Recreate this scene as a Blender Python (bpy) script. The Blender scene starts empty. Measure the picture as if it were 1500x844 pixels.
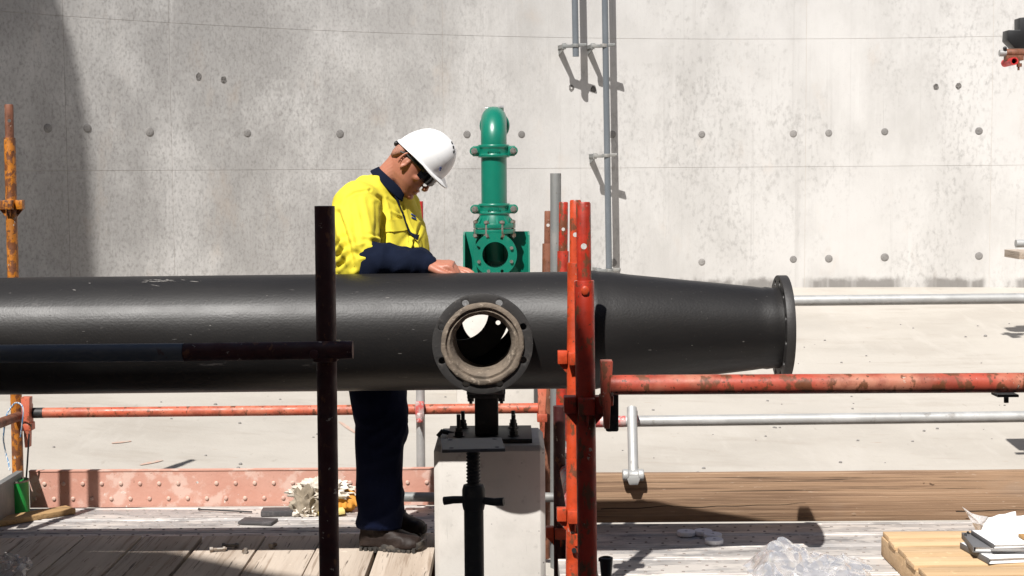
import bpy, bmesh, math, random
from mathutils import Vector, Matrix, Quaternion, noise
from mathutils.bvhtree import BVHTree
random.seed(7)
V = Vector; R = math.radians; PI = math.pi
S = bpy.context.scene
C = S.collection

# ------------------------------------------------------------------ camera, sky, sun, exposure
FPX = 2178.0                                     # focal length in pixels of a 1500 px wide picture
cam = bpy.data.cameras.new('camera'); camo = bpy.data.objects.new('camera', cam); C.objects.link(camo)
cam.sensor_width = 36; cam.lens = FPX / 1500 * 36; cam.clip_start = .05; cam.clip_end = 2000
EYE = V((0, 0, 1.45))
CR = Matrix.Rotation(R(90) - math.atan(167 / FPX), 3, 'X') @ Matrix.Rotation(R(-.40), 3, 'Z')
camo.matrix_world = Matrix.Translation(EYE) @ CR.to_4x4()
S.camera = camo
SUN = V((.262, .714, -1)).normalized()            # the way the light travels
w = bpy.data.worlds.new('World'); S.world = w; w.use_nodes = True
nt = w.node_tree; sky = nt.nodes.new('ShaderNodeTexSky'); sky.sky_type = 'NISHITA'; sky.sun_disc = False
sky.sun_elevation = math.asin(-SUN.z); sky.sun_rotation = math.atan2(-SUN.x, -SUN.y)
bgn = nt.nodes['Background']; nt.links.new(sky.outputs[0], bgn.inputs[0]); bgn.inputs[1].default_value = .05
sl = bpy.data.lights.new('sun', 'SUN'); sl.energy = 5.0; sl.angle = R(.55); sl.color = (1, .968, .925)
so = bpy.data.objects.new('sun', sl); C.objects.link(so); so.rotation_euler = SUN.to_track_quat('-Z', 'Y').to_euler(); so.location = (-3, -8, 12)
S.view_settings.view_transform = 'Standard'; S.view_settings.look = 'None'; S.view_settings.gamma = 1
S.view_settings.exposure = .5
S.render.engine = 'CYCLES'

def ray(px, py): return CR @ V(((px - 750) / FPX, -(py - 422) / FPX, -1))
def P(px, py, y):                                # the point of depth y seen at a pixel of the photograph
    d = ray(px, py); return EYE + d * (y / d.y)
def G(px, py, z):
    d = ray(px, py); return EYE + d * ((z - EYE.z) / d.z)
TC = V((2.9, 4.65, 0)); TR = 9.5                  # the round tank: centre and radius
def W(px, py):
    d = ray(px, py); o = EYE - TC
    a = d.x**2 + d.y**2; b = 2 * (o.x * d.x + o.y * d.y); c = o.x**2 + o.y**2 - TR**2
    return EYE + d * ((-b + math.sqrt(b * b - 4 * a * c)) / (2 * a))
def cyl(th, r, z): return V((TC.x + r * math.sin(th), TC.y + r * math.cos(th), z))
def angof(p): return math.atan2(p.x - TC.x, p.y - TC.y)
WZ = .06; DZL = .02                            # tops of the wooden planks and of the rear metal deck
def floor_z(x, y): return .35 - .1 * (TR - math.hypot(x - TC.x, y - TC.y))

# ------------------------------------------------------------------ materials
def mat(name, col, rough=.6, metal=0., layers=(), bumps=(), coord='obj', vary=0., spec=.5, rrough=None, trans=0., alpha=1., coat=0., sheen=0., sss=0.):
    m = bpy.data.materials.new(name); m.use_nodes = True; t = m.node_tree; N = t.nodes; L = t.links
    b = N['Principled BSDF']
    b.inputs['Roughness'].default_value = rough; b.inputs['Metallic'].default_value = metal
    b.inputs['Specular IOR Level'].default_value = spec
    if trans: b.inputs['Transmission Weight'].default_value = trans
    if alpha < 1: b.inputs['Alpha'].default_value = alpha
    if coat: b.inputs['Coat Weight'].default_value = coat; b.inputs['Coat Roughness'].default_value = .25
    if sheen: b.inputs['Sheen Weight'].default_value = sheen
    if sss: b.inputs['Subsurface Weight'].default_value = sss; b.inputs['Subsurface Radius'].default_value = (.01, .004, .002)
    oi = N.new('ShaderNodeObjectInfo')
    if coord == 'pos':
        src = N.new('ShaderNodeNewGeometry').outputs['Position']
    else:
        tc = N.new('ShaderNodeTexCoord'); ml = N.new('ShaderNodeVectorMath'); ml.operation = 'SCALE'
        cb = N.new('ShaderNodeCombineXYZ'); 
        for i in range(3): L.new(oi.outputs['Random'], cb.inputs[i])
        L.new(cb.outputs[0], ml.inputs[0]); ml.inputs[3].default_value = 23.7
        ad = N.new('ShaderNodeVectorMath'); L.new(tc.outputs['Object'], ad.inputs[0]); L.new(ml.outputs[0], ad.inputs[1]); src = ad.outputs[0]
    def tex(kind, scale, st, det):
        mp = N.new('ShaderNodeVectorMath'); mp.operation = 'MULTIPLY'; L.new(src, mp.inputs[0]); mp.inputs[1].default_value = st
        if kind == 'voro':
            x = N.new('ShaderNodeTexVoronoi'); x.inputs['Scale'].default_value = scale; o = x.outputs['Distance']
        elif kind == 'wave':
            x = N.new('ShaderNodeTexWave'); x.inputs['Scale'].default_value = scale; x.inputs['Distortion'].default_value = 6; x.inputs['Detail'].default_value = det; x.inputs['Detail Scale'].default_value = 1.2; o = x.outputs['Fac']
        else:
            x = N.new('ShaderNodeTexNoise'); x.inputs['Scale'].default_value = scale; x.inputs['Detail'].default_value = det; x.inputs['Roughness'].default_value = .62; o = x.outputs['Fac']
        L.new(mp.outputs[0], x.inputs['Vector']); return o
    rgb = N.new('ShaderNodeRGB'); rgb.outputs[0].default_value = (*col, 1); cur = rgb.outputs[0]
    for ly in layers:
        kind, scale, st, det, lo, hi, c2, fac = ly[:8]
        if kind == 'band':                       # a stain band: st = axis, lo..hi ramp on position, uneven edge
            sp = N.new('ShaderNodeSeparateXYZ'); L.new(src, sp.inputs[0]); nz = tex('noise', scale, (1, 1, 1), 5)
            a = N.new('ShaderNodeMath'); a.operation = 'MULTIPLY_ADD'; L.new(nz, a.inputs[0]); a.inputs[1].default_value = det; L.new(sp.outputs[st], a.inputs[2]); o = a.outputs[0]
        else: o = tex(kind, scale, st, det)
        mr = N.new('ShaderNodeMapRange'); mr.interpolation_type = 'SMOOTHSTEP'; L.new(o, mr.inputs[0]); mr.inputs[1].default_value = lo; mr.inputs[2].default_value = hi; mr.inputs[3].default_value = 0; mr.inputs[4].default_value = fac
        fo = mr.outputs[0]
        if len(ly) > 8:                          # only where a large slow noise / position allows
            k2, s2, st2, d2, lo2, hi2 = ly[8]
            if k2 == 'axis':
                sp = N.new('ShaderNodeSeparateXYZ'); L.new(src, sp.inputs[0]); o2 = sp.outputs[st2]
            else: o2 = tex(k2, s2, st2, d2)
            m2 = N.new('ShaderNodeMapRange'); m2.interpolation_type = 'SMOOTHSTEP'; L.new(o2, m2.inputs[0]); m2.inputs[1].default_value = lo2; m2.inputs[2].default_value = hi2
            mm = N.new('ShaderNodeMath'); mm.operation = 'MULTIPLY'; L.new(fo, mm.inputs[0]); L.new(m2.outputs[0], mm.inputs[1]); fo = mm.outputs[0]
        mx = N.new('ShaderNodeMixRGB'); L.new(fo, mx.inputs[0]); L.new(cur, mx.inputs[1]); mx.inputs[2].default_value = (*c2, 1); cur = mx.outputs[0]
    if vary:
        hs = N.new('ShaderNodeHueSaturation'); mr = N.new('ShaderNodeMapRange'); L.new(oi.outputs['Random'], mr.inputs[0]); mr.inputs[3].default_value = 1 - vary; mr.inputs[4].default_value = 1 + vary
        L.new(mr.outputs[0], hs.inputs['Value']); L.new(cur, hs.inputs['Color']); cur = hs.outputs[0]
    L.new(cur, b.inputs['Base Color'])
    if rrough:
        kind, scale, st, det, a0, a1 = rrough
        mr = N.new('ShaderNodeMapRange'); L.new(tex(kind, scale, st, det), mr.inputs[0]); mr.inputs[1].default_value = .3; mr.inputs[2].default_value = .7; mr.inputs[3].default_value = a0; mr.inputs[4].default_value = a1; L.new(mr.outputs[0], b.inputs['Roughness'])
    prev = None
    for kind, scale, st, det, strg, dist in bumps:
        bp = N.new('ShaderNodeBump'); bp.inputs['Strength'].default_value = strg; bp.inputs['Distance'].default_value = dist; L.new(tex(kind, scale, st, det), bp.inputs['Height'])
        if prev: L.new(prev, bp.inputs['Normal'])
        prev = bp.outputs[0]
    if prev: L.new(prev, b.inputs['Normal'])
    return m
I3 = (1, 1, 1); rust = (.13, .045, .018)
m_wall = mat('wall_concrete', (.55, .537, .52), .9, coord='pos', vary=.03, layers=[
    ('noise', .8, (1, 1, .9), 7, .36, .70, (.43, .418, .40), .6),
    ('noise', 1.5, (1.3, 1.3, .6), 7, .44, .70, (.38, .367, .35), .45),
    ('noise', 1.4, (1, 1, .8), 6, .34, .62, (.28, .27, .26), .7, ('axis', 0, 0, 0, 1.2, -1.8)),  # darker mottling on the left, deepened to make the shaded wall darker
    ('noise', 3.2, (3, 3, .2), 5, .54, .78, (.62, .605, .585), .35),
    ('noise', 30, (1, 1, .6), 10, .46, .74, (.22, .21, .20), .55, ('noise', 1.3, (1, 1, .7), 4, .38, .64)),
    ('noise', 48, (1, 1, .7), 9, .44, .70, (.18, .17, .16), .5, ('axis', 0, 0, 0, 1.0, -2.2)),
    ('noise', 16, (1, 1, .7), 8, .52, .70, (.24, .228, .215), .35, ('noise', .6, (1, 1, 1), 3, .47, .60)),
    ('noise', 120, I3, 2, .68, .75, (.15, .14, .13), .5),
    ('noise', 3, (1, 1, .5), 5, .58, .76, (.47, .385, .31), .28),
    ('noise', 7, (7, 7, .1), 4, .64, .76, (.30, .285, .27), .35),
    ('noise', 2.6, (6, 6, .08), 4, .60, .72, (.36, .345, .33), .3),
    ('noise', 4, (.25, .25, 16), 5, .70, .8, (.28, .245, .21), .35),
    ('band', 9, 2, -.12, .40, .34, (.17, .16, .15), .85, ('noise', 2.5, (1, 1, .05), 4, .4, .55)),
], bumps=[('noise', 60, I3, 6, .12, .01), ('noise', 7, (1, 1, .3), 5, .15, .03)])
m_joint = mat('joint_concrete', (.50, .45, .39), .95, coord='pos', layers=[('noise', 6, I3, 4, .45, .7, (.42, .36, .3), .8)])
m_plug = mat('plug_mortar', (.22, .21, .20), .9, vary=.2, layers=[('noise', 60, I3, 4, .45, .7, (.14, .132, .125), .8)], bumps=[('noise', 90, I3, 4, .5, .005)])
m_patch = mat('patched_hole', (.17, .16, .15), .95, layers=[('noise', 45, I3, 5, .45, .6, (.07, .065, .06), .9)], bumps=[('noise', 70, I3, 4, .6, .01)])
m_floor = mat('floor_concrete', (.41, .38, .338), .85, coord='pos', layers=[
    ('noise', .7, (1, 1.4, 1), 6, .42, .68, (.33, .30, .262), .7), ('noise', 2.4, (.7, 2, 1), 6, .55, .72, (.31, .276, .235), .5),
    ('noise', 1.5, (3.5, .7, 1), 4, .52, .7, (.43, .40, .36), .6), ('noise', 55, I3, 3, .66, .75, (.25, .22, .19), .5), ('noise', 7, (.5, 3, 1), 3, .70, .74, (.30, .20, .14), .5),
    ('noise', 12, (1.6, .5, 1), 5, .66, .73, (.27, .24, .2), .45), ('noise', 1.1, (.6, 2.2, 1), 6, .56, .72, (.30, .262, .222), .5), ('noise', 3.5, (.35, 3.5, 1), 5, .62, .72, (.33, .29, .25), .5), ('noise', .45, (1, 1, 1), 3, .5, .66, (.35, .325, .29), .6)], bumps=[('noise', 20, I3, 6, .15, .02)])
m_ground = mat('ground_dirt', (.25, .2, .15), .95, coord='pos', layers=[('noise', 1, I3, 6, .4, .7, (.16, .13, .1), .8)])
m_block = mat('block_concrete', (.60, .57, .53), .85, layers=[('noise', 4, I3, 5, .42, .7, (.47, .445, .41), .7), ('noise', 26, I3, 6, .58, .7, (.38, .355, .33), .5), ('voro', 22, I3, 1, .085, .04, (.06, .055, .05), .85, ('noise', 9, I3, 2, .46, .6)), ('noise', 14, (8, 8, .5), 3, .66, .78, (.33, .31, .29), .4)], bumps=[('noise', 90, I3, 3, .12, .004)])
def painted(name, col, amt=.5, dark=None, rough=.42, chips=(.42, .36, .30), fade_glare=None):
    ls = []
    if fade_glare: ls.append(('noise', 5, I3, 4, .4, .62, fade_glare, .8))
    ls += [('noise', 14, I3, 6, .45, .62, dark or tuple(c * .45 for c in col), .55),
           ('noise', 30, (1, 1, .6), 8, .66 - .18 * amt, .72 - .18 * amt, rust, .95),
           ('noise', 75, I3, 5, .70 - .12 * amt, .74 - .12 * amt, (.07, .028, .014), .9),
           ('noise', 33, I3, 5, .66, .70, chips, .9)]
    return mat(name, col, rough, layers=ls, bumps=[('noise', 45, I3, 6, .25, .004)], rrough=('noise', 18, I3, 5, rough - .1, rough + .28))
m_red = painted('red_paint', (.40, .026, .009), .68)
m_orange = painted('orange_red_paint', (.50, .055, .013), .56)
m_salmon = painted('faded_red_paint', (.50, .10, .05), .58, fade_glare=(.50, .17, .10))
m_rail = painted('rusty_glare_rail_paint', (.38, .06, .032), .78, fade_glare=(.42, .19, .12))  # tan patches painted in for sun glare on the rail, plus rust
m_yellow = painted('rusty_yellow_paint', (.44, .15, .012), 1.0)
m_maroon = painted('maroon_paint', (.045, .006, .006), .45, rough=.5)
m_brown = painted('rusty_brown_steel', (.2, .075, .04), .75, rough=.6)
m_scarlet = painted('chipped_scarlet_paint', (.62, .03, .03), .3, chips=(.6, .5, .48))
m_galv = mat('galvanised_steel', (.40, .40, .39), .5, .4, layers=[('noise', 9, I3, 5, .45, .65, (.50, .50, .49), .7), ('noise', 25, I3, 7, .6, .7, (.2, .18, .16), .6), ('noise', 50, I3, 4, .66, .72, (.46, .45, .43), .8)], bumps=[('noise', 70, I3, 4, .15, .003)], rrough=('noise', 12, I3, 4, .4, .65))
m_galvdk = mat('dull_grey_steel', (.20, .205, .20), .6, .3, layers=[('noise', 12, (1, 1, .4), 5, .45, .65, (.30, .29, .27), .7), ('noise', 30, I3, 6, .62, .7, (.12, .07, .04), .6)], bumps=[('noise', 70, I3, 4, .15, .003)])
m_pinksteel = mat('paint_splashed_tube', (.50, .36, .34), .5, .2, layers=[('noise', 22, I3, 5, .47, .55, (.60, .08, .07), .85), ('noise', 30, I3, 5, .58, .64, (.62, .60, .58), .9)])
m_black = mat('black_pipe_coating', (.012, .011, .0108), .42, spec=.34, layers=[('noise', 1.6, (.35, 1, 1), 5, .45, .7, (.020, .0185, .0175), .8), ('noise', 3, (.3, 1, 1), 7, .60, .72, (.045, .040, .036), .35), ('noise', 30, (.25, 1, 1), 7, .66, .72, (.11, .10, .095), .55, ('noise', 1.2, I3, 3, .45, .6)),
    ('noise', 120, (.5, 1, 1), 3, .70, .74, (.13, .12, .11), .6)], bumps=[('noise', 120, I3, 2, .24, .002), ('noise', 6, I3, 3, .10, .01)], rrough=('noise', 3, (.4, 1, 1), 5, .36, .52))
m_flange = mat('black_flange_paint', (.026, .024, .023), .55, layers=[('noise', 24, I3, 6, .58, .72, (.07, .062, .056), .6), ('noise', 90, I3, 4, .68, .73, (.2, .18, .16), .6)], bumps=[('noise', 90, I3, 4, .3, .003)])
m_cement = mat('cement_lining', (.165, .13, .098), .85, layers=[('noise', 22, I3, 6, .42, .64, (.09, .072, .055), .8), ('noise', 50, I3, 5, .56, .68, (.34, .28, .22), .7)], bumps=[('noise', 50, I3, 6, .6, .008)])
m_green = mat('green_gloss_paint', (.002, .155, .100), .34, spec=.5, layers=[('noise', 4, I3, 4, .4, .7, (.003, .125, .082), .6), ('noise', 9, (1, 1, .5), 7, .60, .75, (.10, .22, .17), .3), ('noise', 60, I3, 4, .70, .74, (.2, .24, .21), .5)], bumps=[('noise', 60, I3, 3, .06, .002)], coat=.3)
m_bolt = mat('stainless_bolt', (.55, .53, .5), .35, .9, layers=[('noise', 60, I3, 4, .5, .65, (.25, .2, .16), .6)])
m_shadetube = mat('blue_grey_tube', (.075, .085, .10), .5, .2, layers=[('noise', 14, (.4, 1, 1), 6, .45, .65, (.12, .125, .13), .7), ('noise', 30, I3, 6, .62, .7, (.07, .03, .02), .7)])
m_blksteel = mat('black_steel', (.018, .018, .019), .55, .1, layers=[('noise', 25, I3, 5, .55, .7, (.05, .045, .042), .7)], bumps=[('noise', 70, I3, 4, .2, .003)])
m_plate = mat('grey_plate_steel', (.09, .09, .095), .5, .4, layers=[('noise', 20, I3, 5, .5, .65, (.07, .06, .055), .7)])
m_pvc = mat('grey_conduit', (.115, .13, .145), .45, layers=[('noise', 8, (1, 1, .3), 4, .4, .7, (.15, .165, .18), .7)])
m_blocker = mat('dark_blocker', (.07, .075, .08), .6, .1)  # dark surface of the added light blockers
m_dark = mat('dark_void', (.004, .004, .004), .9)
def timber(name, c1, c2, c3, ax, grain=1., rough=.85, knots=.7):
    st = [6, 6, 6]; st[ax] = .35; st = tuple(st); s2 = [14, 14, 14]; s2[ax] = .5; s2 = tuple(s2); s3 = [3, 3, 3]; s3[ax] = .6
    return mat(name, c1, rough, vary=.1, layers=[('noise', 2.2, st, 6, .4, .65, c2, .8), ('noise', 4, s2, 5, .52, .66, c3, .75 * grain), ('noise', 9, s2, 3, .63, .68, tuple(c * .22 for c in c3), .85 * grain),
        ('noise', 3, tuple(s3), 3, .67, .71, tuple(c * .35 for c in c3), knots), ('noise', 18, I3, 4, .64, .72, tuple(min(.9, c * 1.5) for c in c1), .5)],
        bumps=[('noise', 5, s2, 5, .45 * grain, .006), ('noise', 40, I3, 4, .15, .004)])
m_plank = timber('weathered_plank', (.47, .395, .325), (.35, .28, .22), (.22, .16, .115), 1)
m_timber = mat('brown_timber', (.30, .19, .115), .85, layers=[('noise', 1.6, (.5, 4, 5), 6, .38, .66, (.235, .145, .085), .85), ('noise', 3, (.35, 8, 16), 7, .47, .62, (.17, .10, .06), .8), ('noise', 6, (.3, 8, 22), 5, .56, .62, (.36, .24, .155), .6), ('noise', 5, (.22, 8, 26), 4, .62, .66, (.06, .035, .02), .9),
    ('noise', 9, (1, 3, 2.4), 3, .70, .73, (.07, .035, .018), .9), ('noise', 1.2, (1, 1, 2), 4, .55, .72, (.26, .215, .175), .5), ('noise', 40, (.5, 1, 3), 4, .66, .72, (.42, .32, .24), .6)], bumps=[('noise', 5, (.3, 8, 22), 5, .5, .006), ('noise', 60, I3, 3, .15, .003)])
m_pine = timber('fresh_pine', (.56, .39, .225), (.50, .33, .175), (.38, .235, .11), 0, .6, knots=.6)
m_batten = timber('old_batten', (.46, .30, .14), (.35, .21, .09), (.24, .14, .06), 0, .8)
m_toe = mat('splashed_toe_board', (.52, .28, .215), .75, layers=[('noise', 3, (.6, 1, 1), 6, .42, .62, (.47, .22, .16), .7), ('noise', 8, I3, 6, .53, .62, (.62, .45, .38), .7), ('noise', 9, I3, 8, .535, .555, (.62, .57, .51), .95, ('axis', 0, 0, 0, .3, -.9)), ('noise', 17, I3, 6, .66, .69, (.66, .60, .54), .8),
    ('noise', 60, I3, 5, .63, .7, (.22, .1, .06), .6)], bumps=[('noise', 25, I3, 7, .4, .006)])
m_deck = mat('worn_metal_deck', (.42, .39, .365), .6, .25, coord='pos', layers=[('noise', 3, (.5, 2, 1), 7, .42, .62, (.30, .29, .285), .8), ('noise', 5, (.5, 2.5, 1), 7, .50, .58, (.58, .535, .49), .9), ('noise', 16, (.4, 1.5, 1), 6, .56, .66, (.18, .17, .165), .75), ('noise', 40, (.6, 1, 1), 5, .58, .66, (.60, .56, .52), .7), ('noise', 2, I3, 3, .58, .7, (.50, .35, .28), .35)], bumps=[('noise', 30, (.4, 1, 1), 6, .35, .004)])
m_skin = mat('skin', (.41, .17, .108), .5, sss=.06, layers=[('noise', 10, I3, 5, .4, .7, (.36, .125, .08), .6), ('noise', 60, I3, 4, .5, .7, (.36, .13, .08), .4)], bumps=[('noise', 180, I3, 3, .12, .002)])
m_stub = mat('cropped_hair', (.38, .18, .122), .75, layers=[('noise', 220, I3, 3, .45, .6, (.19, .10, .075), .7)], bumps=[('noise', 300, I3, 2, .3, .002)])
m_yel = mat('yellow_cotton', (.66, .56, .035), .85, sheen=.0, layers=[('noise', 5, I3, 4, .4, .7, (.62, .51, .028), .6)], bumps=[('noise', 420, I3, 2, .25, .001), ('noise', 28, (1, 1, .6), 5, .28, .006)])
m_navy = mat('navy_cotton', (.0035, .0065, .018), .9, spec=.15, layers=[('noise', 9, I3, 4, .4, .7, (.005, .009, .024), .7)], bumps=[('noise', 400, I3, 2, .25, .001), ('noise', 28, (1, 1, .5), 5, .35, .006)])
m_trouser = mat('navy_drill', (.0035, .0065, .024), .9, spec=.12, layers=[('noise', 9, I3, 4, .4, .7, (.005, .009, .032), .7)], bumps=[('noise', 400, I3, 2, .25, .001), ('noise', 22, (1, 1, .5), 5, .35, .008)])
m_leather = mat('brown_leather', (.015, .0085, .0065), .6, spec=.3, layers=[('noise', 14, I3, 6, .45, .65, (.03, .019, .0145), .6), ('noise', 60, I3, 4, .6, .7, (.07, .05, .04), .3)], bumps=[('noise', 60, I3, 6, .35, .004)])
m_sole = mat('boot_rubber', (.03, .027, .024), .8, layers=[('noise', 30, I3, 5, .5, .65, (.12, .10, .08), .6)])
m_lace = mat('black_lace', (.02, .018, .017), .8)
m_white = mat('white_helmet_plastic', (.86, .86, .86), .3, coat=.2, layers=[('noise', 14, I3, 5, .64, .76, (.66, .65, .63), .5), ('noise', 70, (1, 1, 3), 4, .70, .75, (.5, .49, .47), .5)])
m_lens = mat('dark_lens', (.004, .004, .005), .08, spec=.6)
m_blkpl = mat('black_plastic', (.012, .012, .013), .45)
m_dkpl = mat('grey_black_rubber', (.055, .052, .054), .6, layers=[('noise', 25, I3, 5, .5, .65, (.11, .1, .1), .7)])
m_blue = mat('blue_print', (.02, .05, .2), .6)
m_can = mat('green_can_label', (.012, .30, .05), .4, layers=[('wave', 14, (0, 0, 1), 1, .62, .9, (.007, .14, .028), .7), ('noise', 12, (1, 1, 2), 4, .6, .64, (.03, .42, .1), .7)])
m_tin = mat('dirty_tin', (.28, .25, .22), .5, .6, layers=[('noise', 20, I3, 5, .5, .6, (.15, .09, .05), .7)])
m_rag1 = mat('pale_rag', (.66, .60, .52), .95, layers=[('noise', 7, I3, 5, .45, .65, (.40, .34, .27), .7)], bumps=[('noise', 60, I3, 4, .4, .004)])
m_rag2 = mat('khaki_rag', (.22, .18, .13), .95, layers=[('noise', 7, I3, 5, .45, .65, (.36, .31, .24), .7)], bumps=[('noise', 60, I3, 4, .4, .004)])
m_glove = mat('tan_leather_glove', (.58, .27, .03), .8, layers=[('noise', 10, I3, 5, .45, .65, (.42, .17, .02), .7)])
m_sponge = mat('pale_yellow_sponge', (.70, .56, .20), .95, bumps=[('noise', 120, I3, 3, .5, .003)])
m_foam = mat('white_foam', (.72, .72, .76), .8)
m_film = mat('clear_plastic_film', (.92, .92, .94), .16, trans=.72, alpha=.62, spec=.7)
m_bag = mat('milky_plastic_bag', (.86, .84, .84), .3, trans=.5, alpha=.85)
m_paper = mat('white_paper', (.80, .80, .80), .7, layers=[('noise', 6, I3, 4, .5, .7, (.70, .69, .68), .5)])
m_binder = mat('grey_binder_edge', (.12, .12, .125), .6)
m_cardb = mat('tan_card', (.38, .22, .08), .8)
m_blucord = mat('blue_white_cord', (.08, .2, .36), .8, layers=[('wave', 30, I3, 1, .5, .6, (.6, .6, .58), .9)])

# ------------------------------------------------------------------ mesh building
class MB:
    def __init__(s): s.v = []; s.f = []
    def add(s, vs, fs):
        o = len(s.v); s.v += [V(x) for x in vs]; s.f += [tuple(i + o for i in q) for q in fs]; return s
    def rings(s, rs, closed=False, caps=True):
        n = len(rs[0]); vs = [p for r in rs for p in r]; fs = []; k = len(rs)
        for i in range(k if closed else k - 1):
            a = i * n; b = ((i + 1) % k) * n
            for j in range(n):
                j2 = (j + 1) % n; fs.append((a + j, a + j2, b + j2, b + j))
        if caps and not closed:
            fs.append(tuple(reversed(range(n)))); fs.append(tuple(range((k - 1) * n, k * n)))
        return s.add(vs, fs)
    def tube(s, a, b, r0, r1=None, n=20):
        return s.path([a, b], [r0, r0 if r1 is None else r1], n)
    def path(s, pts, rad, n=14, caps=True, flat=None):
        pts = [V(p) for p in pts]; k = len(pts)
        if not hasattr(rad, '__len__'): rad = [rad] * k
        t0 = (pts[1] - pts[0]).normalized(); u = t0.orthogonal().normalized(); rs = []
        for i in range(k):
            t = (pts[min(i + 1, k - 1)] - pts[max(i - 1, 0)]).normalized()
            u = (u - t * u.dot(t)).normalized(); q = t.cross(u)
            rs.append([pts[i] + (u * math.cos(2 * PI * j / n) + q * math.sin(2 * PI * j / n)) * rad[i] for j in range(n)])
        return s.rings(rs, caps=caps)
    def lathe(s, prof, o, ax, n=32, closed=False, caps=True):
        ax = V(ax).normalized(); u = ax.orthogonal().normalized(); q = ax.cross(u); o = V(o)
        return s.rings([[o + ax * h + (u * math.cos(2 * PI * j / n) + q * math.sin(2 * PI * j / n)) * r for j in range(n)] for r, h in prof], closed, caps)
    def ring(s, o, ax, r0, r1, h, n=40): return s.lathe([(r0, 0), (r1, 0), (r1, h), (r0, h)], o, ax, n, True)
    def box(s, c, size, rot=None, taper=1.):
        c = V(c); hx, hy, hz = [q / 2 for q in size]; m = rot or Matrix.Identity(3)
        vs = [c + m @ V((x * hx * (taper if z > 0 else 1), y * hy * (taper if z > 0 else 1), z * hz)) for z in (-1, 1) for x, y in ((-1, -1), (1, -1), (1, 1), (-1, 1))]
        return s.add(vs, [(3, 2, 1, 0), (4, 5, 6, 7), (0, 1, 5, 4), (1, 2, 6, 5), (2, 3, 7, 6), (3, 0, 4, 7)])
    def prism(s, poly, off):
        poly = [V(p) for p in poly]; n = len(poly); off = V(off)
        return s.add(poly + [p + off for p in poly], [tuple(reversed(range(n))), tuple(range(n, 2 * n))] + [(i, (i + 1) % n, (i + 1) % n + n, i + n) for i in range(n)])
    def ell(s, c, ax, n=16, m=10):                # ax: three axis vectors
        a, b, d = [V(x) for x in ax]; c = V(c)
        return s.rings([[c + a * math.sin(PI * (i + .02) / (m + .04)) * math.cos(2 * PI * j / n) + b * math.sin(PI * (i + .02) / (m + .04)) * math.sin(2 * PI * j / n) - d * math.cos(PI * (i + .02) / (m + .04)) for j in range(n)] for i in range(m + 1)])
def mesh_of(mb, off=V((0, 0, 0)), name='m'):
    me = bpy.data.meshes.new(name); me.from_pydata([p - off for p in mb.v], [], mb.f); me.validate()
    bm = bmesh.new(); bm.from_mesh(me); bmesh.ops.recalc_face_normals(bm, faces=bm.faces); bm.to_mesh(me); bm.free(); return me
def finish(me, ang=38):
    for p in me.polygons: p.use_smooth = True
    me.set_sharp_from_angle(angle=R(ang))
def tag(o, label=None, cat=None, group=None, kind=None):
    if label: o['label'] = label
    if cat: o['category'] = cat
    if group: o['group'] = group
    if kind: o['kind'] = kind
    return o
def thing(name, label, cat, loc=(0, 0, 0), group=None):
    o = bpy.data.objects.new(name, None); C.objects.link(o); o.location = loc; o.empty_display_size = .1
    return tag(o, label, cat, group)
def org(par):
    v = V((0, 0, 0))
    while par: v = v + par.location; par = par.parent
    return v
def evaluated(o):
    dg = bpy.context.evaluated_depsgraph_get(); dg.update(); return bpy.data.meshes.new_from_object(o.evaluated_get(dg), depsgraph=dg)
def tmpobj(me):
    o = bpy.data.objects.new('tmp', me); C.objects.link(o); return o
def bevelled(me, w_, seg=2, ang=35):
    o = tmpobj(me); b = o.modifiers.new('b', 'BEVEL'); b.width = w_; b.segments = seg; b.limit_method = 'ANGLE'; b.angle_limit = R(ang); r = evaluated(o); bpy.data.objects.remove(o); return r
def cut(me, cutter, op='DIFFERENCE'):
    o = tmpobj(me); c = tmpobj(mesh_of(cutter)); b = o.modifiers.new('b', 'BOOLEAN'); b.object = c; b.operation = op; b.solver = 'EXACT'; b.use_self = True
    r = evaluated(o); bpy.data.objects.remove(o); bpy.data.objects.remove(c); return r
def remesh(mb, vox, smooth=4):
    o = tmpobj(mesh_of(mb)); r = o.modifiers.new('r', 'REMESH'); r.mode = 'VOXEL'; r.voxel_size = vox
    if smooth: q = o.modifiers.new('s', 'SMOOTH'); q.iterations = smooth; q.factor = .5
    me = evaluated(o); bpy.data.objects.remove(o); return me
def put(name, me, m, parent=None, ang=38, loc=None):
    """links a mesh made in world coordinates as one object; local origin at its thing's base"""
    off = org(parent) if parent else V(loc or (0, 0, 0))
    if off.length: me.transform(Matrix.Translation(-off))
    finish(me, ang); me.materials.clear(); me.materials.append(m); me.name = name
    o = bpy.data.objects.new(name, me); C.objects.link(o); o.parent = parent
    if not parent: o.location = off
    return o
def part(name, mb, m, parent=None, bev=0, ang=38, loc=None):
    me = mesh_of(mb)
    if bev: me = bevelled(me, bev)
    return put(name, me, m, parent, ang, loc)
def dupe(src, name, parent, delta):              # a copy of one part that shares its mesh
    o = src.copy(); o.name = name; C.objects.link(o); o.parent = parent; o.location = V(delta); return o
def frame(zax, xhint=V((1, 0, 0))):
    z = V(zax).normalized(); x = (xhint - z * xhint.dot(z)).normalized(); return Matrix((x, z.cross(x), z)).transposed()

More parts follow.
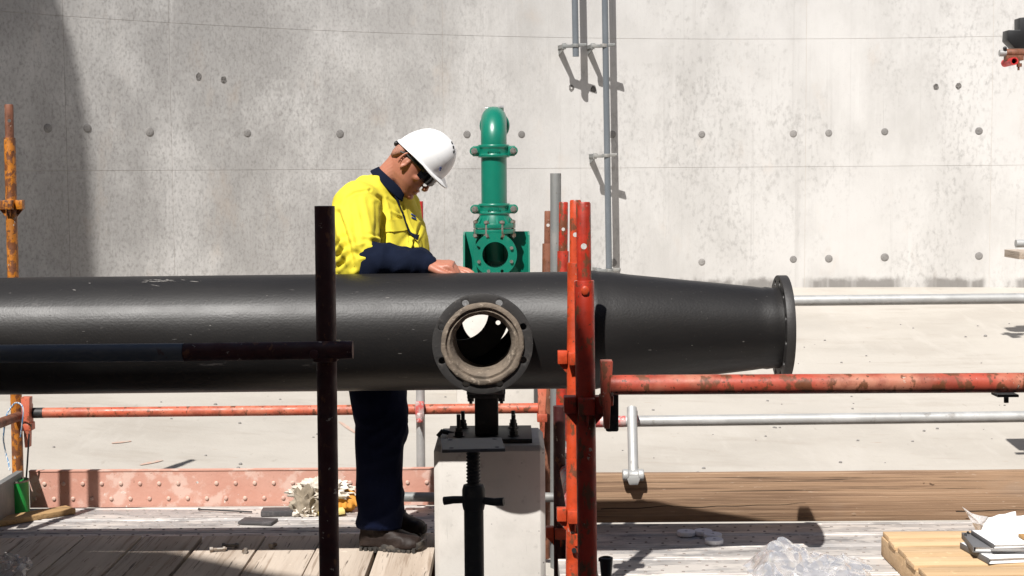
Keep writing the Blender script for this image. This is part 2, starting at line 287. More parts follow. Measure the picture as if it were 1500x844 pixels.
# ------------------------------------------------------------------ the setting: ground, tank floor, tank wall
gm = MB(); gm.add([(-400, -400, -1.2), (400, -400, -1.2), (400, 400, -1.2), (-400, 400, -1.2)], [(0, 1, 2, 3)])
tag(part('ground', gm, m_ground), kind='structure')
fm = MB(); rs = [[cyl(2 * PI * j / 96, r, .35 - .1 * (TR - r)) for j in range(96)] for r in (.02, 1.5, 3, 4.5, 6, 7.5, 9, 9.9)]
fm.rings(rs, caps=False)
tag(part('tank_floor', fm, m_floor, ang=60), kind='structure')

gm = MB(); rnd = random.Random(5)
for i in range(260):
    x = rnd.uniform(-4, 4.5); y = rnd.uniform(6.7, 12.5); r_ = rnd.uniform(.004, .011) * (2 if rnd.random() < .06 else 1); z = floor_z(x, y)
    if math.hypot(x - TC.x, y - TC.y) > 9.3: continue
    gm.ell((x, y, z + r_ * .3), (V((r_, 0, 0)), V((0, r_ * rnd.uniform(.6, 1.2), 0)), V((0, 0, r_ * .7))), 6, 4)
tag(part('floor_grit', gm, m_plug, ang=20), 'scattered grit and small stones on the pale tank floor', 'grit', kind='stuff')
m_chalk = mat('pink_chalk', (.45, .30, .24), .95, layers=[('noise', 40, I3, 5, .45, .6, (.42, .36, .30), .9)])
for x0, y0, x1, y1 in ((164, 652, 192, 648), (205, 672, 238, 665), (497, 612, 520, 622)):
    a, b = G(x0, y0, 0), G(x1, y1, 0)
    for q in (a, b): q.z = 0
    zz = lambda q: floor_z(q.x, q.y) + .004; d = (b - a).normalized(); n_ = V((-d.y, d.x, 0)) * .015; vs = []
    for k in range(9):
        p = a + (b - a) * k / 8; w_ = n_ * (.5 + .5 * math.sin(PI * k / 8)) ; vs += [V((*(p + w_).xy, zz(p + w_))), V((*(p - w_).xy, zz(p - w_)))]
    tag(part('chalk_mark', MB().add(vs, [(2 * k, 2 * k + 1, 2 * k + 3, 2 * k + 2) for k in range(8)]), m_chalk), kind='structure')
ZJ = [-.3, 1.50, 2.70, 3.90, 5.10, 6.3]                 # heights of the horizontal form joints
TJ = [angof(W(x, 230)) for x in (98, 252, 650, 1180, 1452)]
st_ = (TJ[-1] - TJ[2]) / 2
ths = [TJ[0] - st_ * k for k in (4, 3, 2, 1)] + TJ + [TJ[-1] + st_ * k for k in (1, 2, 3)]
wall = thing('tank_wall', 'tall curved pale concrete tank wall with form joints and tie holes', 'wall', cyl(0, TR, .35))
bk = MB(); nn = 144
bk.rings([[cyl(2 * PI * i / nn, r, z) for r, z in ((TR + .004, -.3), (TR + .35, -.3), (TR + .35, 6.32), (TR + .004, 6.32))] for i in range(nn)], closed=True)
part('wall_core', bk, m_joint, wall)
def panel(t0, t1, z0, z1, g=.0013):
    mb = MB(); n = 10; t0 += g / TR; t1 -= g / TR; z0 += g; z1 -= g
    mb.rings([[cyl(t0 + (t1 - t0) * i / n, r, z) for r, z in ((TR, z0), (TR + .006, z0), (TR + .006, z1), (TR, z1))] for i in range(n + 1)])
    return mb
for a, b in zip(ths, ths[1:]):
    for z0, z1 in zip(ZJ, ZJ[1:]):
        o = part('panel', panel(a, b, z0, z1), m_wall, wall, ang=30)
proto = None
def disc_on_wall(px, py, r, m=m_plug, name='tie_plug', depth=.004):
    c = W(px, py); n_ = V((TC.x - c.x, TC.y - c.y, 0)).normalized()
    mb = MB(); mb.lathe([(r, -.004), (r, depth - .002), (r * .93, depth), (r * .5, depth + .001), (.001, depth + .0015)], c, n_, 22)
    return part(name, mb, m, wall)
for x, y in ((70, 188), (128, 188), (219, 193), (362, 195), (498, 196), (684, 197), (764, 197), (897, 197), (1028, 197), (1162, 196), (1214, 195), (1296, 193), (1434, 192),
             (898, 385), (1028, 384), (1162, 380), (1214, 379), (1296, 377), (1434, 375)):
    disc_on_wall(x, y, random.uniform(.033, .039))
def patch(px, py, r):
    c = W(px, py); n_ = V((TC.x - c.x, TC.y - c.y, 0)).normalized(); Mx = frame(n_, V((0, 0, 1))); k = 18
    rr = [r * (1 + .35 * noise.noise(V((px * .37 + math.cos(j * 2 * PI / k) * 1.3, py * .21, math.sin(j * 2 * PI / k) * 1.3)))) for j in range(k)]
    mb = MB(); mb.rings([[c + Mx @ V((math.cos(j * 2 * PI / k) * rr[j] * q, math.sin(j * 2 * PI / k) * rr[j] * q * .85, h)) for j in range(k)] for q, h in ((1, -.003), (1, .003), (.7, .004), (.3, .0015))])
    part('patched_hole', mb, m_patch, wall)
for x, y in ((291, 112), (327, 117), (837, 129), (869, 131), (1371, 127), (1404, 126)): patch(x, y, .03)

# unseen shade casters added outside the frame, and the edge scaffold posts
ov = thing('added_overhead_blocker', 'added unseen slab high overhead that casts shade and blocks sky', 'light blocker', (-4, -2, -.3))  # added unseen slab, outlined to shade the front posts and block sky
SHADE_OUTLINE = [(7, -5.4), (7, -1.05), (-1.34, -1.05), (-1.36, -.62), (-1.45, -.5), (-1.9, -.25), (-2.3, -.05), (-2.7, .2), (-3.1, .5), (-3.6, .54), (-7, .54), (-7, -5.4)]
mb = MB(); mb.prism([(x, y, 6.95) for x, y in SHADE_OUTLINE], (0, 0, .06)); part('blocker_slab', mb, m_blocker, ov)
for x in (-3.2, 3.2): part('blocker_column', MB().box((x, -3.9, 3.2), (.4, .4, 7.4)), m_block, ov)
pb = thing('added_sky_blocker', 'added unseen dark box behind the viewer that cuts the sky light', 'building', (0, -9.5, -1.2))  # added unseen dark mass that lowers the sky light from behind
part('sky_blocker_box', MB().box((1, -10, 4.4), (26, 8, 11.2)), m_blocker, pb)
for k in range(27): part('sky_blocker_rib', MB().box((-11.9 + k, -5.985, 4.4), (.06, .03, 11.1)), m_blocker, pb)
lf = thing('edge_scaffold', 'pair of scaffold posts standing beyond the left picture edge', 'scaffold', (-2.3, 5.35, -.1))
for x in (-2.22, -2.345): part('post', MB().tube((x, 5.35, -.1), (x + .03, 5.35, 1.62), .0242, n=16), m_yellow, lf)
part('cross_tube', MB().tube((-2.23, 5.35, .3), (-2.34, 5.35, .3), .02, n=12), m_yellow, lf)
up = thing('added_shade_panel', 'added unseen panel beyond the left picture edge, shaped to shade the wall', 'wall', (-6.3, 7.7, 6.3))  # added unseen panel, outline traced back from the wall's shadow edge
pts = []
for x, y in ((62, -90), (85, 0), (105, 60), (122, 130), (130, 200), (136, 300), (140, 400), (142, 440), (135, 530), (60, 540), (0, 545), (-120, 550)):
    q = W(x, y) if y < 500 else G(x, y, .2); pts.append(q - SUN * ((q.y - 7.7) / SUN.y))
pts += [V((-8.5, 7.7, pts[-1].z)), V((-8.5, 7.7, pts[0].z + .6)), V((pts[0].x - 1.0, 7.7, pts[0].z + .6))]
part('shade_outline_panel', MB().prism(pts, (0, .12, 0)), m_wall, up)

# ------------------------------------------------------------------ conduits on the wall
def conduit(px0, px1, py0, py1, brs, label, so=.24, endcap=True):
    c = W((px0 + px1) / 2, 100); n_ = V((TC.x - c.x, TC.y - c.y, 0)).normalized(); y_ = c.y + n_.y * so
    a = P(px0, py0, y_); b = P(px1, py1, y_); b.z = b.z; a = a + (a - b).normalized() * 2.4
    t = thing('conduit', label, 'conduit', b, 'grey conduits on the tank wall')
    part('tube', MB().tube(a, b, .029, n=20), m_pvc, t)
    tang = V((n_.y, -n_.x, 0))
    for (bx, by) in brs:
        p = P(bx, by, y_); bm_ = MB(); sx = V((1, 0, 0))
        bm_.ring(p - V((0, 0, .016)), (0, 0, 1), .030, .037, .032, 24)
        bm_.box(p + V((.065, 0, .006)), (.07, .035, .03)); bm_.box(p + V((-.072, 0, -.004)), (.085, .04, .03))
        bm_.box(p + V((-.105, 0, -.004)), (.035, .03, .055)); bm_.tube(p + V((.09, -.02, .006)), p + V((.09, .02, .006)), .012, n=8)
        wl = p - n_ * (so + .01)
        br = part('bracket', bm_, m_galvdk, t, bev=.003)
        arm = MB(); q = p + V((-.09, 0, 0)); e = q - n_ * (so + .02)
        mx = frame(e - q, V((0, 0, 1))); arm.box((q + e) / 2, (.034, .034, (e - q).length), mx)
        arm.prism([q - V((0, 0, .02)), e - V((0, 0, .02)), e - V((0, 0, .09))], tang * .01)
        part('arm', arm, m_galvdk, br)
conduit(842, 843.5, 0, 83, [(843, 67)], 'short grey conduit ending below its clamp at the top of the wall')
conduit(886, 892, 0, 393, [(885, 67), (888, 228), (893, 396)], 'long grey conduit running down the wall to the black pipe')

# ------------------------------------------------------------------ green riser pipe
gy = 9.7; gx = P(724, 300, gy).x
def gz(py): return P(724, py, gy).z
gr = thing('pump_riser', 'bright green flanged pump riser pipe with clamp couplings and rear elbow', 'pump pipe', (gx, gy, gz(418)))
rr = .084; z_el = gz(212); rb = .17
mb = MB(); pts = [V((gx, gy, z_el - .05)), V((gx, gy, z_el))] + [V((gx, gy + rb * (1 - math.cos(a * PI / 20)), z_el + rb * 1.0 * math.sin(a * PI / 20))) for a in range(1, 11)] + [V((gx, gy + rb + .1, z_el + rb))]
mb.path(pts, rr, 32); part('elbow', mb, m_green, gr, ang=50)
mb = MB(); c = V((gx + .004, gy + rb + .05, z_el + rb - .04)); mb.lathe([(.088, 0), (.1, .01), (.1, .05), (.088, .06)], c, (0, 1, 0), 32)
mb.box((gx - .005, c.y + .03, c.z + .108), (.07, .05, .03)); o = part('rear_clamp', mb, m_green, gr, bev=.004)
mb = MB(); mb.tube((gx - .055, c.y + .03, c.z + .115), (gx + .06, c.y + .03, c.z + .115), .011, n=10); mb.tube((gx + .03, c.y + .03, c.z + .115), (gx + .065, c.y + .03, c.z + .115), .018, n=6); part('bolt', mb, m_bolt, o)
mb = MB(); mb.tube((gx, gy, gz(318)), (gx, gy, gz(226)), rr, n=36); part('pipe', mb, m_green, gr)
for k, (y0, y1, dx) in enumerate(((212, 231, 0), (298, 314.5, .002))):
    z0, z1 = gz(y1), gz(y0); zm = (z0 + z1) / 2; h = z1 - z0
    mb = MB(); mb.lathe([(.085, 0), (.1, 0), (.103, .006), (.103, h * .24), (.098, h * .28), (.098, h * .72), (.103, h * .76), (.103, h - .006), (.1, h), (.085, h)], (gx, gy, z0), (0, 0, 1), 40)
    for s in (-1, 1): mb.box((gx + s * .112, gy - .01, zm), (.05, .06, h * .8)); mb.tube((gx + s * .126, gy - .05, zm), (gx + s * .126, gy + .04, zm), .03, n=18)
    o = part('coupling', mb, m_green, gr, bev=.003)
    mb = MB()
    for i, wd in enumerate((.016, .01, .013, .011, .012, .01, .013)): mb.box((gx - .037 + i * .012, gy - .099, zm), (wd * .5, .006, .012 + .008 * (i % 2)))
    part('raised_mark', mb, m_green, o)
    for s in (-1, 1):
        mb = MB(); mb.tube((gx + s * .126, gy - .075, zm), (gx + s * .126, gy + .05, zm), .013, n=12); mb.tube((gx + s * .126, gy - .066, zm), (gx + s * .126, gy - .045, zm), .023, n=6); part('bolt', mb, m_bolt, o)
mb = MB(); z0, z1 = gz(331), gz(312); mb.lathe([(.12, 0), (.118, .02), (.092, z1 - z0), (.084, z1 - z0)], (gx, gy, z0), (0, 0, 1), 40); o = part('adaptor_cone', mb, m_green, gr)
for i in range(12):
    a = i * PI / 6 + .15; d = V((math.cos(a), math.sin(a), 0)); sd = d.cross(V((0, 0, 1))) * .006; b_ = V((gx, gy, 0))
    mb = MB(); mb.prism([b_ + d * .09 + V((0, 0, z0 - .002)) - sd, b_ + d * .137 + V((0, 0, z0 - .002)) - sd, b_ + d * .137 + V((0, 0, z0 + .018)) - sd, b_ + d * .09 + V((0, 0, z1 - .01)) - sd], sd * 2); part('rib', mb, m_green, o)
zf = gz(342)
for (za, zb) in ((zf, gz(335.5)), (gz(334), gz(327))):
    mb = MB(); mb.lathe([(.05, 0), (.138, 0), (.138, zb - za), (.05, zb - za)], (gx, gy, za), (0, 0, 1), 48); o = part('flange', mb, m_green, gr, bev=.003)
for i in range(8):
    a = i * PI / 4 + PI / 8; q = V((gx + .13 * math.cos(a), gy + .13 * math.sin(a), 0))
    mb = MB(); mb.tube(q + V((0, 0, zf - .03)), q + V((0, 0, gz(322.5))), .010, n=10); mb.tube(q + V((0, 0, zf - .02)), q + V((0, 0, zf - .003)), .02, n=6); mb.tube(q + V((0, 0, gz(326.5))), q + V((0, 0, gz(323.5))), .018, n=6); part('bolt', mb, m_tin, gr)
tz = gz(371); zb = gz(418)
mb = MB(); mb.tube((gx, gy, zf), (gx, gy, tz - .05), .088, n=36); part('tee_body', mb, m_green, gr)
me = mesh_of(MB().lathe([(.14, 0), (.14, .03), (.1, .034), (.1, .16), (.001, .16), (.001, 0)], (gx + .006, gy - .2, tz), (0, 1, 0), 48))
cu = MB(); cu.tube((gx + .006, gy - .3, tz), (gx + .006, gy - .06, tz), .083, n=40)
for i in range(8):
    a = i * PI / 4 + PI / 8; q = V((gx + .006 + .113 * math.cos(a), gy, tz + .113 * math.sin(a))); cu.tube(q + V((0, -.26, 0)), q + V((0, -.17, 0)), .0105, n=14)
    if i in (1, 2, 3): cu.box(q + V((.016 * math.cos(a), -.2, .016 * math.sin(a))), (.02, .12, .034), Matrix.Rotation(-a, 3, 'Y') @ Matrix.Rotation(PI / 2, 3, 'Y') )
fl = put('outlet_flange', cut(me, cu), m_green, gr)
for i in (0, 4, 5, 7):
    a = i * PI / 4 + PI / 8; q = V((gx + .006 + .113 * math.cos(a), gy - .2, tz + .113 * math.sin(a)))
    mb = MB(); mb.tube(q + V((0, -.012, 0)), q + V((0, .05, 0)), .012, n=6); part('bolt', mb, m_bolt, fl)
part('bore', MB().lathe([(.083, 0), (.083, .15), (.001, .15)], (gx + .006, gy - .19, tz), (0, 1, 0), 40, caps=False), m_dark, fl)
xl, xr = P(678.5, 360, gy).x, P(776, 360, gy).x; zt = gz(340)
mb = MB(); mb.box(((xl + xr) / 2, gy + .1, (zt + zb) / 2), (xr - xl, .014, zt - zb)); part('back_plate', mb, m_green, gr, bev=.002)
for s, x in ((-1, xl), (1, xr)):
    mb = MB(); mb.prism([(x, gy + .09, zt - .002), (x, gy - .02, zt - .02), (x, gy - .1, zb + .02), (x, gy + .09, zb + .02)], (-s * .012, 0, 0)); part('side_plate', mb, m_green, gr)
    mb = MB(); mb.prism([(gx + s * .1, gy - .12, tz - .0), (gx + s * .19, gy - .12, zb + .02), (gx + s * .04, gy - .12, zb + .02)], (0, .012, 0)); part('gusset', mb, m_green, gr)
mb = MB(); mb.box((gx, gy, zb + .0), (.46, .4, .03)); part('base_plate', mb, m_green, gr, bev=.004)
pf = floor_z(gx, gy) - .03; mb = MB(); mb.box((gx, gy + .05, (pf + zb - .017) / 2), (.5, .5, zb - .017 - pf)); tag(part('plinth', mb, m_block, loc=(gx, gy + .05, pf), bev=.012), 'pale concrete plinth hidden behind the black pipe under the green riser', 'plinth')

# ------------------------------------------------------------------ the big black pipe
AX = 5.1; a0 = P(0, 492.5, AX); a1 = P(850, 483.5, AX); ad = (a1 - a0).normalized()
def axp(px): return a0 + ad * ((P(px, 485, AX).x - a0.x) / ad.x)
def axs(px): return (axp(px) - a0).dot(ad)
pipe = thing('black_pipe', 'long black coated pipe with tapered flanged end and round side branch', 'pipe', axp(707) - V((0, 0, .2)))
L0 = -2.2; rp = .2015; e0 = axs(872); e1 = axs(1122); e2 = axs(1140); rt = .139
prof = [(rp, L0), (rp, e0 - .03), (rp + .003, e0 - .02), (rp + .003, e0 + .0), (rp, e0 + .012), (rp - .002, e0 + .05), (rp - .012, e0 + .12), (rt + .006, e1 - .05), (rt + .001, e1 - .015), (rt + .003, e1), (rt, e1 + .02), (rt, e2)]
inn = [(r - .013, h) for r, h in ((rp, L0 + .02), (rp, e0), (rt, e1), (rt, e2 + .1))]
me = mesh_of(MB().lathe(prof, a0, ad, 128))
bz = P(707, 503, 4.86); bz = V((bz.x, 0, bz.z))
br_ = MB().tube((bz.x, 4.87, bz.z), (bz.x, AX, bz.z), .128, n=64); me = cut(me, br_, 'UNION')
me = cut(me, MB().lathe(inn, a0, ad, 96))
me = cut(me, MB().tube((bz.x, 4.6, bz.z), (bz.x, AX, bz.z), .108, n=64))
fh = P(712.6, 467.8, 5.30)
me = cut(me, MB().tube((fh.x, AX + .02, fh.z), (fh.x, 5.45, fh.z), .087, n=64))
pb_ = put('pipe_body', me, m_black, pipe, ang=42)
pbv = BVHTree.FromPolygons([v.co + org(pipe) for v in pb_.data.vertices], [tuple(p.vertices) for p in pb_.data.polygons])
m_scuff = mat('pale_scuff', (.16, .15, .14), .8, layers=[('noise', 60, (.3, 1, 1), 5, .45, .6, (.03, .028, .027), .9)])
sc = MB(); rnd = random.Random(11)
for k in range(46):
    if k < 22: x, y = rnd.gauss(238, 17), rnd.gauss(411, 2.2); ln = rnd.uniform(3, 13)
    else: x, y = rnd.choice([rnd.uniform(10, 460), rnd.uniform(500, 1120)]), rnd.uniform(410, 520); ln = rnd.uniform(2, 8)
    sl_ = rnd.uniform(-.25, .25); wd = rnd.uniform(.25, .7); vs = []
    for i in range(5):
        for s in (-1, 1):
            d = ray(x + ln * (i / 4 - .5), y + sl_ * ln * (i / 4 - .5) + s * wd * math.sin(PI * (i + .5) / 5)).normalized(); h, n_, q, dist = pbv.ray_cast(EYE, d)
            vs.append(h + n_ * (.0006 if n_.dot(d) < 0 else -.0006) if h else None)
    if None in vs: continue
    sc.add(vs, [(2 * i, 2 * i + 1, 2 * i + 3, 2 * i + 2) for i in range(4)])
tag(part('scuff_marks', sc, m_scuff, pb_), kind='stuff')
def flange(c, ax, r1, r0, th, nb, rbolt, rh, ph, m=m_flange, name='flange'):
    ax = V(ax).normalized(); me = mesh_of(MB().ring(c, ax, r0, r1, th, 96)); u = frame(ax, V((0, 0, 1)))
    cu = MB()
    for i in range(nb):
        a = i * 2 * PI / nb + ph; q = V(c) + u @ V((math.cos(a) * rbolt, math.sin(a) * rbolt, 0)); cu.tube(q - ax * .05, q + ax * (th + .05), rh, n=16)
    return put(name, bevelled(cut(me, cu), .0025, 2, 40), m, pipe)
fo = flange((bz.x, 4.845, bz.z), (0, 1, 0), .1655, .125, .026, 8, .144, .0118, PI / 8)
mb = MB(); mb.lathe([(.094, .20), (.094, .02), (.098, .006), (.108, -.004), (.116, -.002), (.121, -.012), (.130, -.013), (.136, -.008), (.136, .016), (.11, .02), (.108, .20)], (bz.x, 4.845, bz.z), (0, 1, 0), 72, True)
for i, p in enumerate(mb.v):
    q = noise.noise(p * 30) * .0022 + noise.noise(p * 90) * .001; mb.v[i] = p + V((p.x - bz.x, 0, p.z - bz.z)).normalized() * q
part('cement_liner', mb, m_cement, fo, ang=50)
flange(a0 + ad * e2 - ad * .002, ad, .1815, rt - .006, .03, 12, .160, .0115, .2)
rg = P(674, 457, 5.16); me = mesh_of(MB().ring((rg.x, 5.16, rg.z), (0, 1, 0), .0985, .171, .012, 72)); me = cut(me, MB().lathe([(r + .003, h) for r, h in inn], a0, ad, 96), 'INTERSECT')
hq = V((P(729.6, 473, 5.16).x, 5.16, P(729.6, 473, 5.16).z)); me = cut(me, MB().tube(hq - V((0, .1, 0)), hq + V((0, .1, 0)), .0085, n=18)); put('inner_ring', me, m_flange, pipe)

# ------------------------------------------------------------------ concrete block and the pipe's support
bx0, bx1 = P(636, 750, 5.19).x, P(799, 750, 5.19).x; btop = P(700, 646, 5.30).z; bw = bx1 - bx0; bc = (bx0 + bx1) / 2
blk = thing('concrete_block', 'pale precast concrete block with chamfered edges under the black pipe', 'block', (bc, 5.39, floor_z(bc, 5.39)))
mb = MB(); z0 = floor_z(bc, 5.39) - .02; mb.box((bc, 5.39, (z0 + btop) / 2), (bw, .4, btop - z0)); me = mesh_of(mb)
me = bevelled(me, .018, 1)
put('block_body', bevelled(me, .002, 2, 20), m_block, blk, 25)
for s, q in ((-1, bx0), (1, bx1)):
    mb = MB(); mb.path([(q - s * .06, 5.39, btop - .005), (q - s * .06, 5.39, btop + .012), (q - s * .02, 5.39, btop + .02), (q - s * .006, 5.39, btop + .002)], .009, 8) 
    if s < 0: part('lifting_lug', mb, m_blksteel, blk)
sp = thing('pipe_support', 'black steel pipe stand bolted on top of the concrete block', 'pipe stand', (bc, 5.39, btop))
sx = P(713, 620, 5.36).x; pz = axp(713).z - .2
mb = MB(); mb.box((bc + .0, 5.39, btop + .008), (.305, .29, .016)); part('base_plate', mb, m_blksteel, sp, bev=.002)
mb = MB(); zt_ = pz - .045
mb.box((sx, 5.36, (btop + .016 + zt_) / 2), (.085, .085, zt_ - btop - .016)); part('column', mb, m_blksteel, sp, bev=.006)
mb = MB(); mb.box((sx, 5.33, zt_ - .007), (.135, .14, .014)); part('lower_plate', mb, m_blksteel, sp, bev=.001)
mb = MB(); mb.box((sx, 5.33, zt_ + .009), (.138, .15, .016)); part('upper_plate', mb, m_plate, sp, bev=.001)
mb = MB(); mb.box((sx, 5.26, zt_ + .045), (.125, .2, .055)); part('saddle', mb, m_blksteel, sp, bev=.004)
for s in (-1, 1):
    for dy in (-.05, .05):
        mb = MB(); q = V((sx + s * .055, 5.33 + dy, zt_)); mb.tube(q - V((0, 0, .035)), q + V((0, 0, .02)), .006, n=8); mb.tube(q - V((0, 0, .027)), q - V((0, 0, .0145)), .012, n=6); part('bolt', mb, m_blksteel, sp)
for x, y_, h in ((P(672, 640, 5.31).x, 5.31, .075), (P(752.5, 640, 5.31).x, 5.31, .072), (P(672, 640, 5.31).x + .01, 5.48, .06), (P(752, 640, 5.31).x, 5.48, .06)):
    mb = MB(); mb.tube((x, y_, btop), (x, y_, btop + h + .02), .0075, n=10); mb.tube((x, y_, btop + .017), (x, y_, btop + .034), .0155, n=6); mb.tube((x, y_, btop + .035), (x, y_, btop + .047), .0125, n=6); mb.tube((x, y_, btop + .0163), (x, y_, btop + .019), .021, n=16); part('anchor_rod', mb, m_blksteel, sp)

# ------------------------------------------------------------------ scaffold members
def vpress(c, parent, m, sz=1., k=1.0):
    mb = MB()
    for d in (V((1, 0, 0)), V((-1, 0, 0)), V((0, 1, 0)), V((0, -1, 0))):
        mx = frame(V((0, 0, 1)), d); mb.box(c + d * .0385 * sz, (.030 * sz, .040 * sz, .040 * sz), mx)
        mb.prism([c + d * .022 + V((0, 0, -.02 * sz)), c + d * .052 * sz + V((0, 0, -.02 * sz)), c + d * .022 + V((0, 0, -.055 * sz))], mx.col[1] * .006)
    return part('v_pressing', mb, m, parent, bev=.002)
def standard(label, m, top, low, y_, zb, join=None, vps=(), hole=None, r=.0242, rs=.0178, group='scaffold standards', yl=None, dents=0):
    a = P(*top, y_); b = P(*low, y_ if yl is None else yl); d = (b - a).normalized(); e = a + d * ((zb - a.z) / d.z)
    t = thing('scaffold_standard', label, 'scaffold post', e, group)
    mm = m if isinstance(m, tuple) else (m, m)
    if join:
        j = a + d * ((P(top[0], join, y_).z - a.z) / d.z)
        me = mesh_of(MB().lathe([(rs * .86, 0), (rs, .004), (rs, (j - a).length + .03)], a, d, 28))
        if hole:
            h = a + d * ((P(top[0], hole, y_).z - a.z) / d.z); v = (h - EYE).normalized(); me = cut(me, MB().tube(h - v * .1, h + v * .1, .0072, n=20))
        put('spigot', me, mm[1], t)
    else: j = a
    part('tube', MB().lathe([(r - .004, -.0005), (r - .0005, 0), (r, .002), (r, (e - j).length)], j, d, 28), mm[0], t)
    for p in vps:
        c = a + d * ((P(top[0], p, y_).z - a.z) / d.z); vpress(c, t, mm[0])
    return t, a, d
BZ = -.33
ty, ya, yd = standard('rusty yellow scaffold post at the far left of the platform', (m_yellow, m_brown), (13, 153), (24, 600), 6.47, floor_z(-2.2, 6.36), 202, (300,), 177, rs=.0185)
standard('maroon and grey scaffold post in shade, nearest on the left', (m_maroon, m_maroon), (475.5, 302), (482, 800), 3.55, -.1, None, (), None, r=.0242)
standard('bare grey galvanised post, tallest of the cluster beside the green riser', m_galvdk, (814, 254), (814, 600), 6.42, BZ, None, (), None, r=.0236)
standard('thin rusty brown scaffold post left of the tall grey post', m_brown, (803, 309), (801, 500), 6.55, BZ, 357, (), 330, rs=.0165)
standard('plain red scaffold post right of the tall grey post, behind the pipe', m_red, (825.5, 296), (822, 700), 6.2, BZ, 368, (), 336, rs=.019)
tA, Aa, Adir = standard('orange red scaffold post close behind the nearest red post', m_orange, (843, 293), (840, 800), 4.66, -.15, 385, (523, 753), 344, rs=.0180)
tB, Ba, Bdir = standard('nearest red scaffold post, lit at its top and dark below', m_red, (854.5, 296), (857.5, 560), 3.62, -.1, 411, (592,), 361, rs=.0178)
c = Ba + Bdir * .3
mb = MB(); mb.ell(P(857, 426, 3.594), (V((.010, 0, 0)), V((0, .004, 0)), V((0, 0, .012))), 12, 8); part('crimp', mb, m_orange, tB)
mb = MB(); mb.tube(P(841, 806, 4.63), P(841, 806, 4.63) + V((0, -.008, 0)), .008, n=14); part('bolt', mb, m_blksteel, tA)
mb = MB(); mb.prism([P(833, 775, 4.655), P(842, 783, 4.632), P(842, 800, 4.632)], V((.02, 0, 0))); part('gusset', mb, m_orange, tA)

def clip(c, parent, m, s=1.):                     # captive wedge clip at a ledger's end
    mb = MB(); mb.box(c + V((0, 0, 0)), (.036 * s, .05 * s, .085 * s)); mb.box(c + V((0, .0, -.055 * s)), (.045 * s, .06 * s, .035 * s))
    o = part('end_clip', mb, m, parent, bev=.004)
    wd = MB(); wd.add([c + V((x * .017 * s * q, y_ * .007, z)) for z, q in ((.075 * s, 1.15), (-.145 * s, .5)) for x, y_ in ((-1, -4), (1, -4), (1, 2), (-1, 2))], [(3, 2, 1, 0), (4, 5, 6, 7), (0, 1, 5, 4), (1, 2, 6, 5), (2, 3, 7, 6), (3, 0, 4, 7)])
    part('wedge', wd, m, o, bev=.002)
    return o
def ledger(label, m, a, b, r=.0235, clips=(), mc=None, group='scaffold ledgers', name='scaffold_ledger', sleeve=None, sc=1.):
    t = thing(name, label, 'scaffold rail', (a + b) / 2, group); d = (b - a).normalized()
    part('tube', MB().lathe([(r - .004, -.0005), (r, .002), (r, (b - a).length - .002), (r - .004, (b - a).length + .0005)], a, d, 28), m, t)
    for c in clips: clip(c, t, mc or m, sc)
    return t
q0, q1 = P(47, 605, 6.44), P(792, 598, 6.44)
tl = ledger('faded salmon red rail running behind the worker at shin height', m_salmon, q0, q1, .0225, [P(40.5, 606, 6.42), P(794, 593, 6.42)], m_salmon)
mb = MB(); mb.tube(q0, q0 + (q1 - q0).normalized() * .05, .0232, n=24); part('dark_sleeve', mb, m_blksteel, tl)
ledger('rusty rail end coming off the yellow post at the left edge', m_brown, P(27, 610, 6.44), P(-55, 640, 5.7), .021)
tn = ledger('dull blue grey and maroon rail in shade across the black pipe', m_shadetube, P(-60, 519, 3.50), P(270, 516, 3.50), .0215)
a, b = P(270, 516, 3.50), P(517, 512.5, 3.50); part('maroon_end', MB().tube(a, b, .0217, n=24), m_maroon, tn)
mb = MB(); c = P(479, 514, 3.53); mb.box(c, (.058, .085, .045)); mb.tube(c + V((-.024, -.06, -.002)), c + V((-.024, .01, -.002)), .012, n=8); part('clamp', mb, m_maroon, tn, bev=.006)
tr_ = ledger('thick rusty red rail running right from the nearest red post', m_rail, P(893, 564, 3.52), P(1600, 560, 3.52), .0237, [P(888, 561, 3.55)], m_rail, sc=.74)
mb = MB(); mb.box(P(1472, 578, 3.54), (.05, .05, .006)); mb.tube(P(1474, 578, 3.54), P(1474, 590, 3.54), .006, n=8); part('wire_twist', mb, m_blksteel, tr_)
mb = MB(); c = P(896, 600, 3.60); mb.box(c, (.03, .06, .1)); mb.tube(P(893, 600, 3.58), P(893, 632, 3.58), .010, n=12); part('shaded_clip', mb, m_blksteel, tr_, bev=.004)
ledger('upper grey galvanised rail right of the pipe flange', m_galv, P(1135, 441, 6.45), P(1620, 436, 6.45), .0232)
tg = ledger('lower grey galvanised rail behind the rusty red rail', m_galv, P(862, 618, 6.15), P(1620, 609, 6.15), .0235)
def coupler(c, parent, m=m_pinksteel):
    mb = MB(); mb.ring(c - V((.02, 0, 0)), (1, 0, 0), .0238, .030, .04, 24); mb.box(c + V((0, -.03, .005)), (.036, .022, .07)); mb.tube(c + V((0, -.035, -.05)), c + V((0, -.035, -.01)), .015, n=10); mb.tube(c + V((0, -.05, -.04)), c + V((0, -.02, -.04)), .011, n=6)
    return part('coupler', mb, m, parent, bev=.003)
coupler(P(926.5, 612, 6.13), tg)
mb = MB(); mb.tube(P(871, 618, 6.148), P(916, 617.5, 6.148), .0239, n=24); part('pink_stain_sleeve', mb, m_pinksteel, tg)
td = thing('drop_tube', 'short galvanised tube hanging from the lower grey rail, clamp at its foot', 'scaffold tube', P(927, 705, 5.85))
part('tube', MB().tube(P(925.5, 598, 6.08), P(928, 697, 5.885), .0205, n=24), m_galv, td)
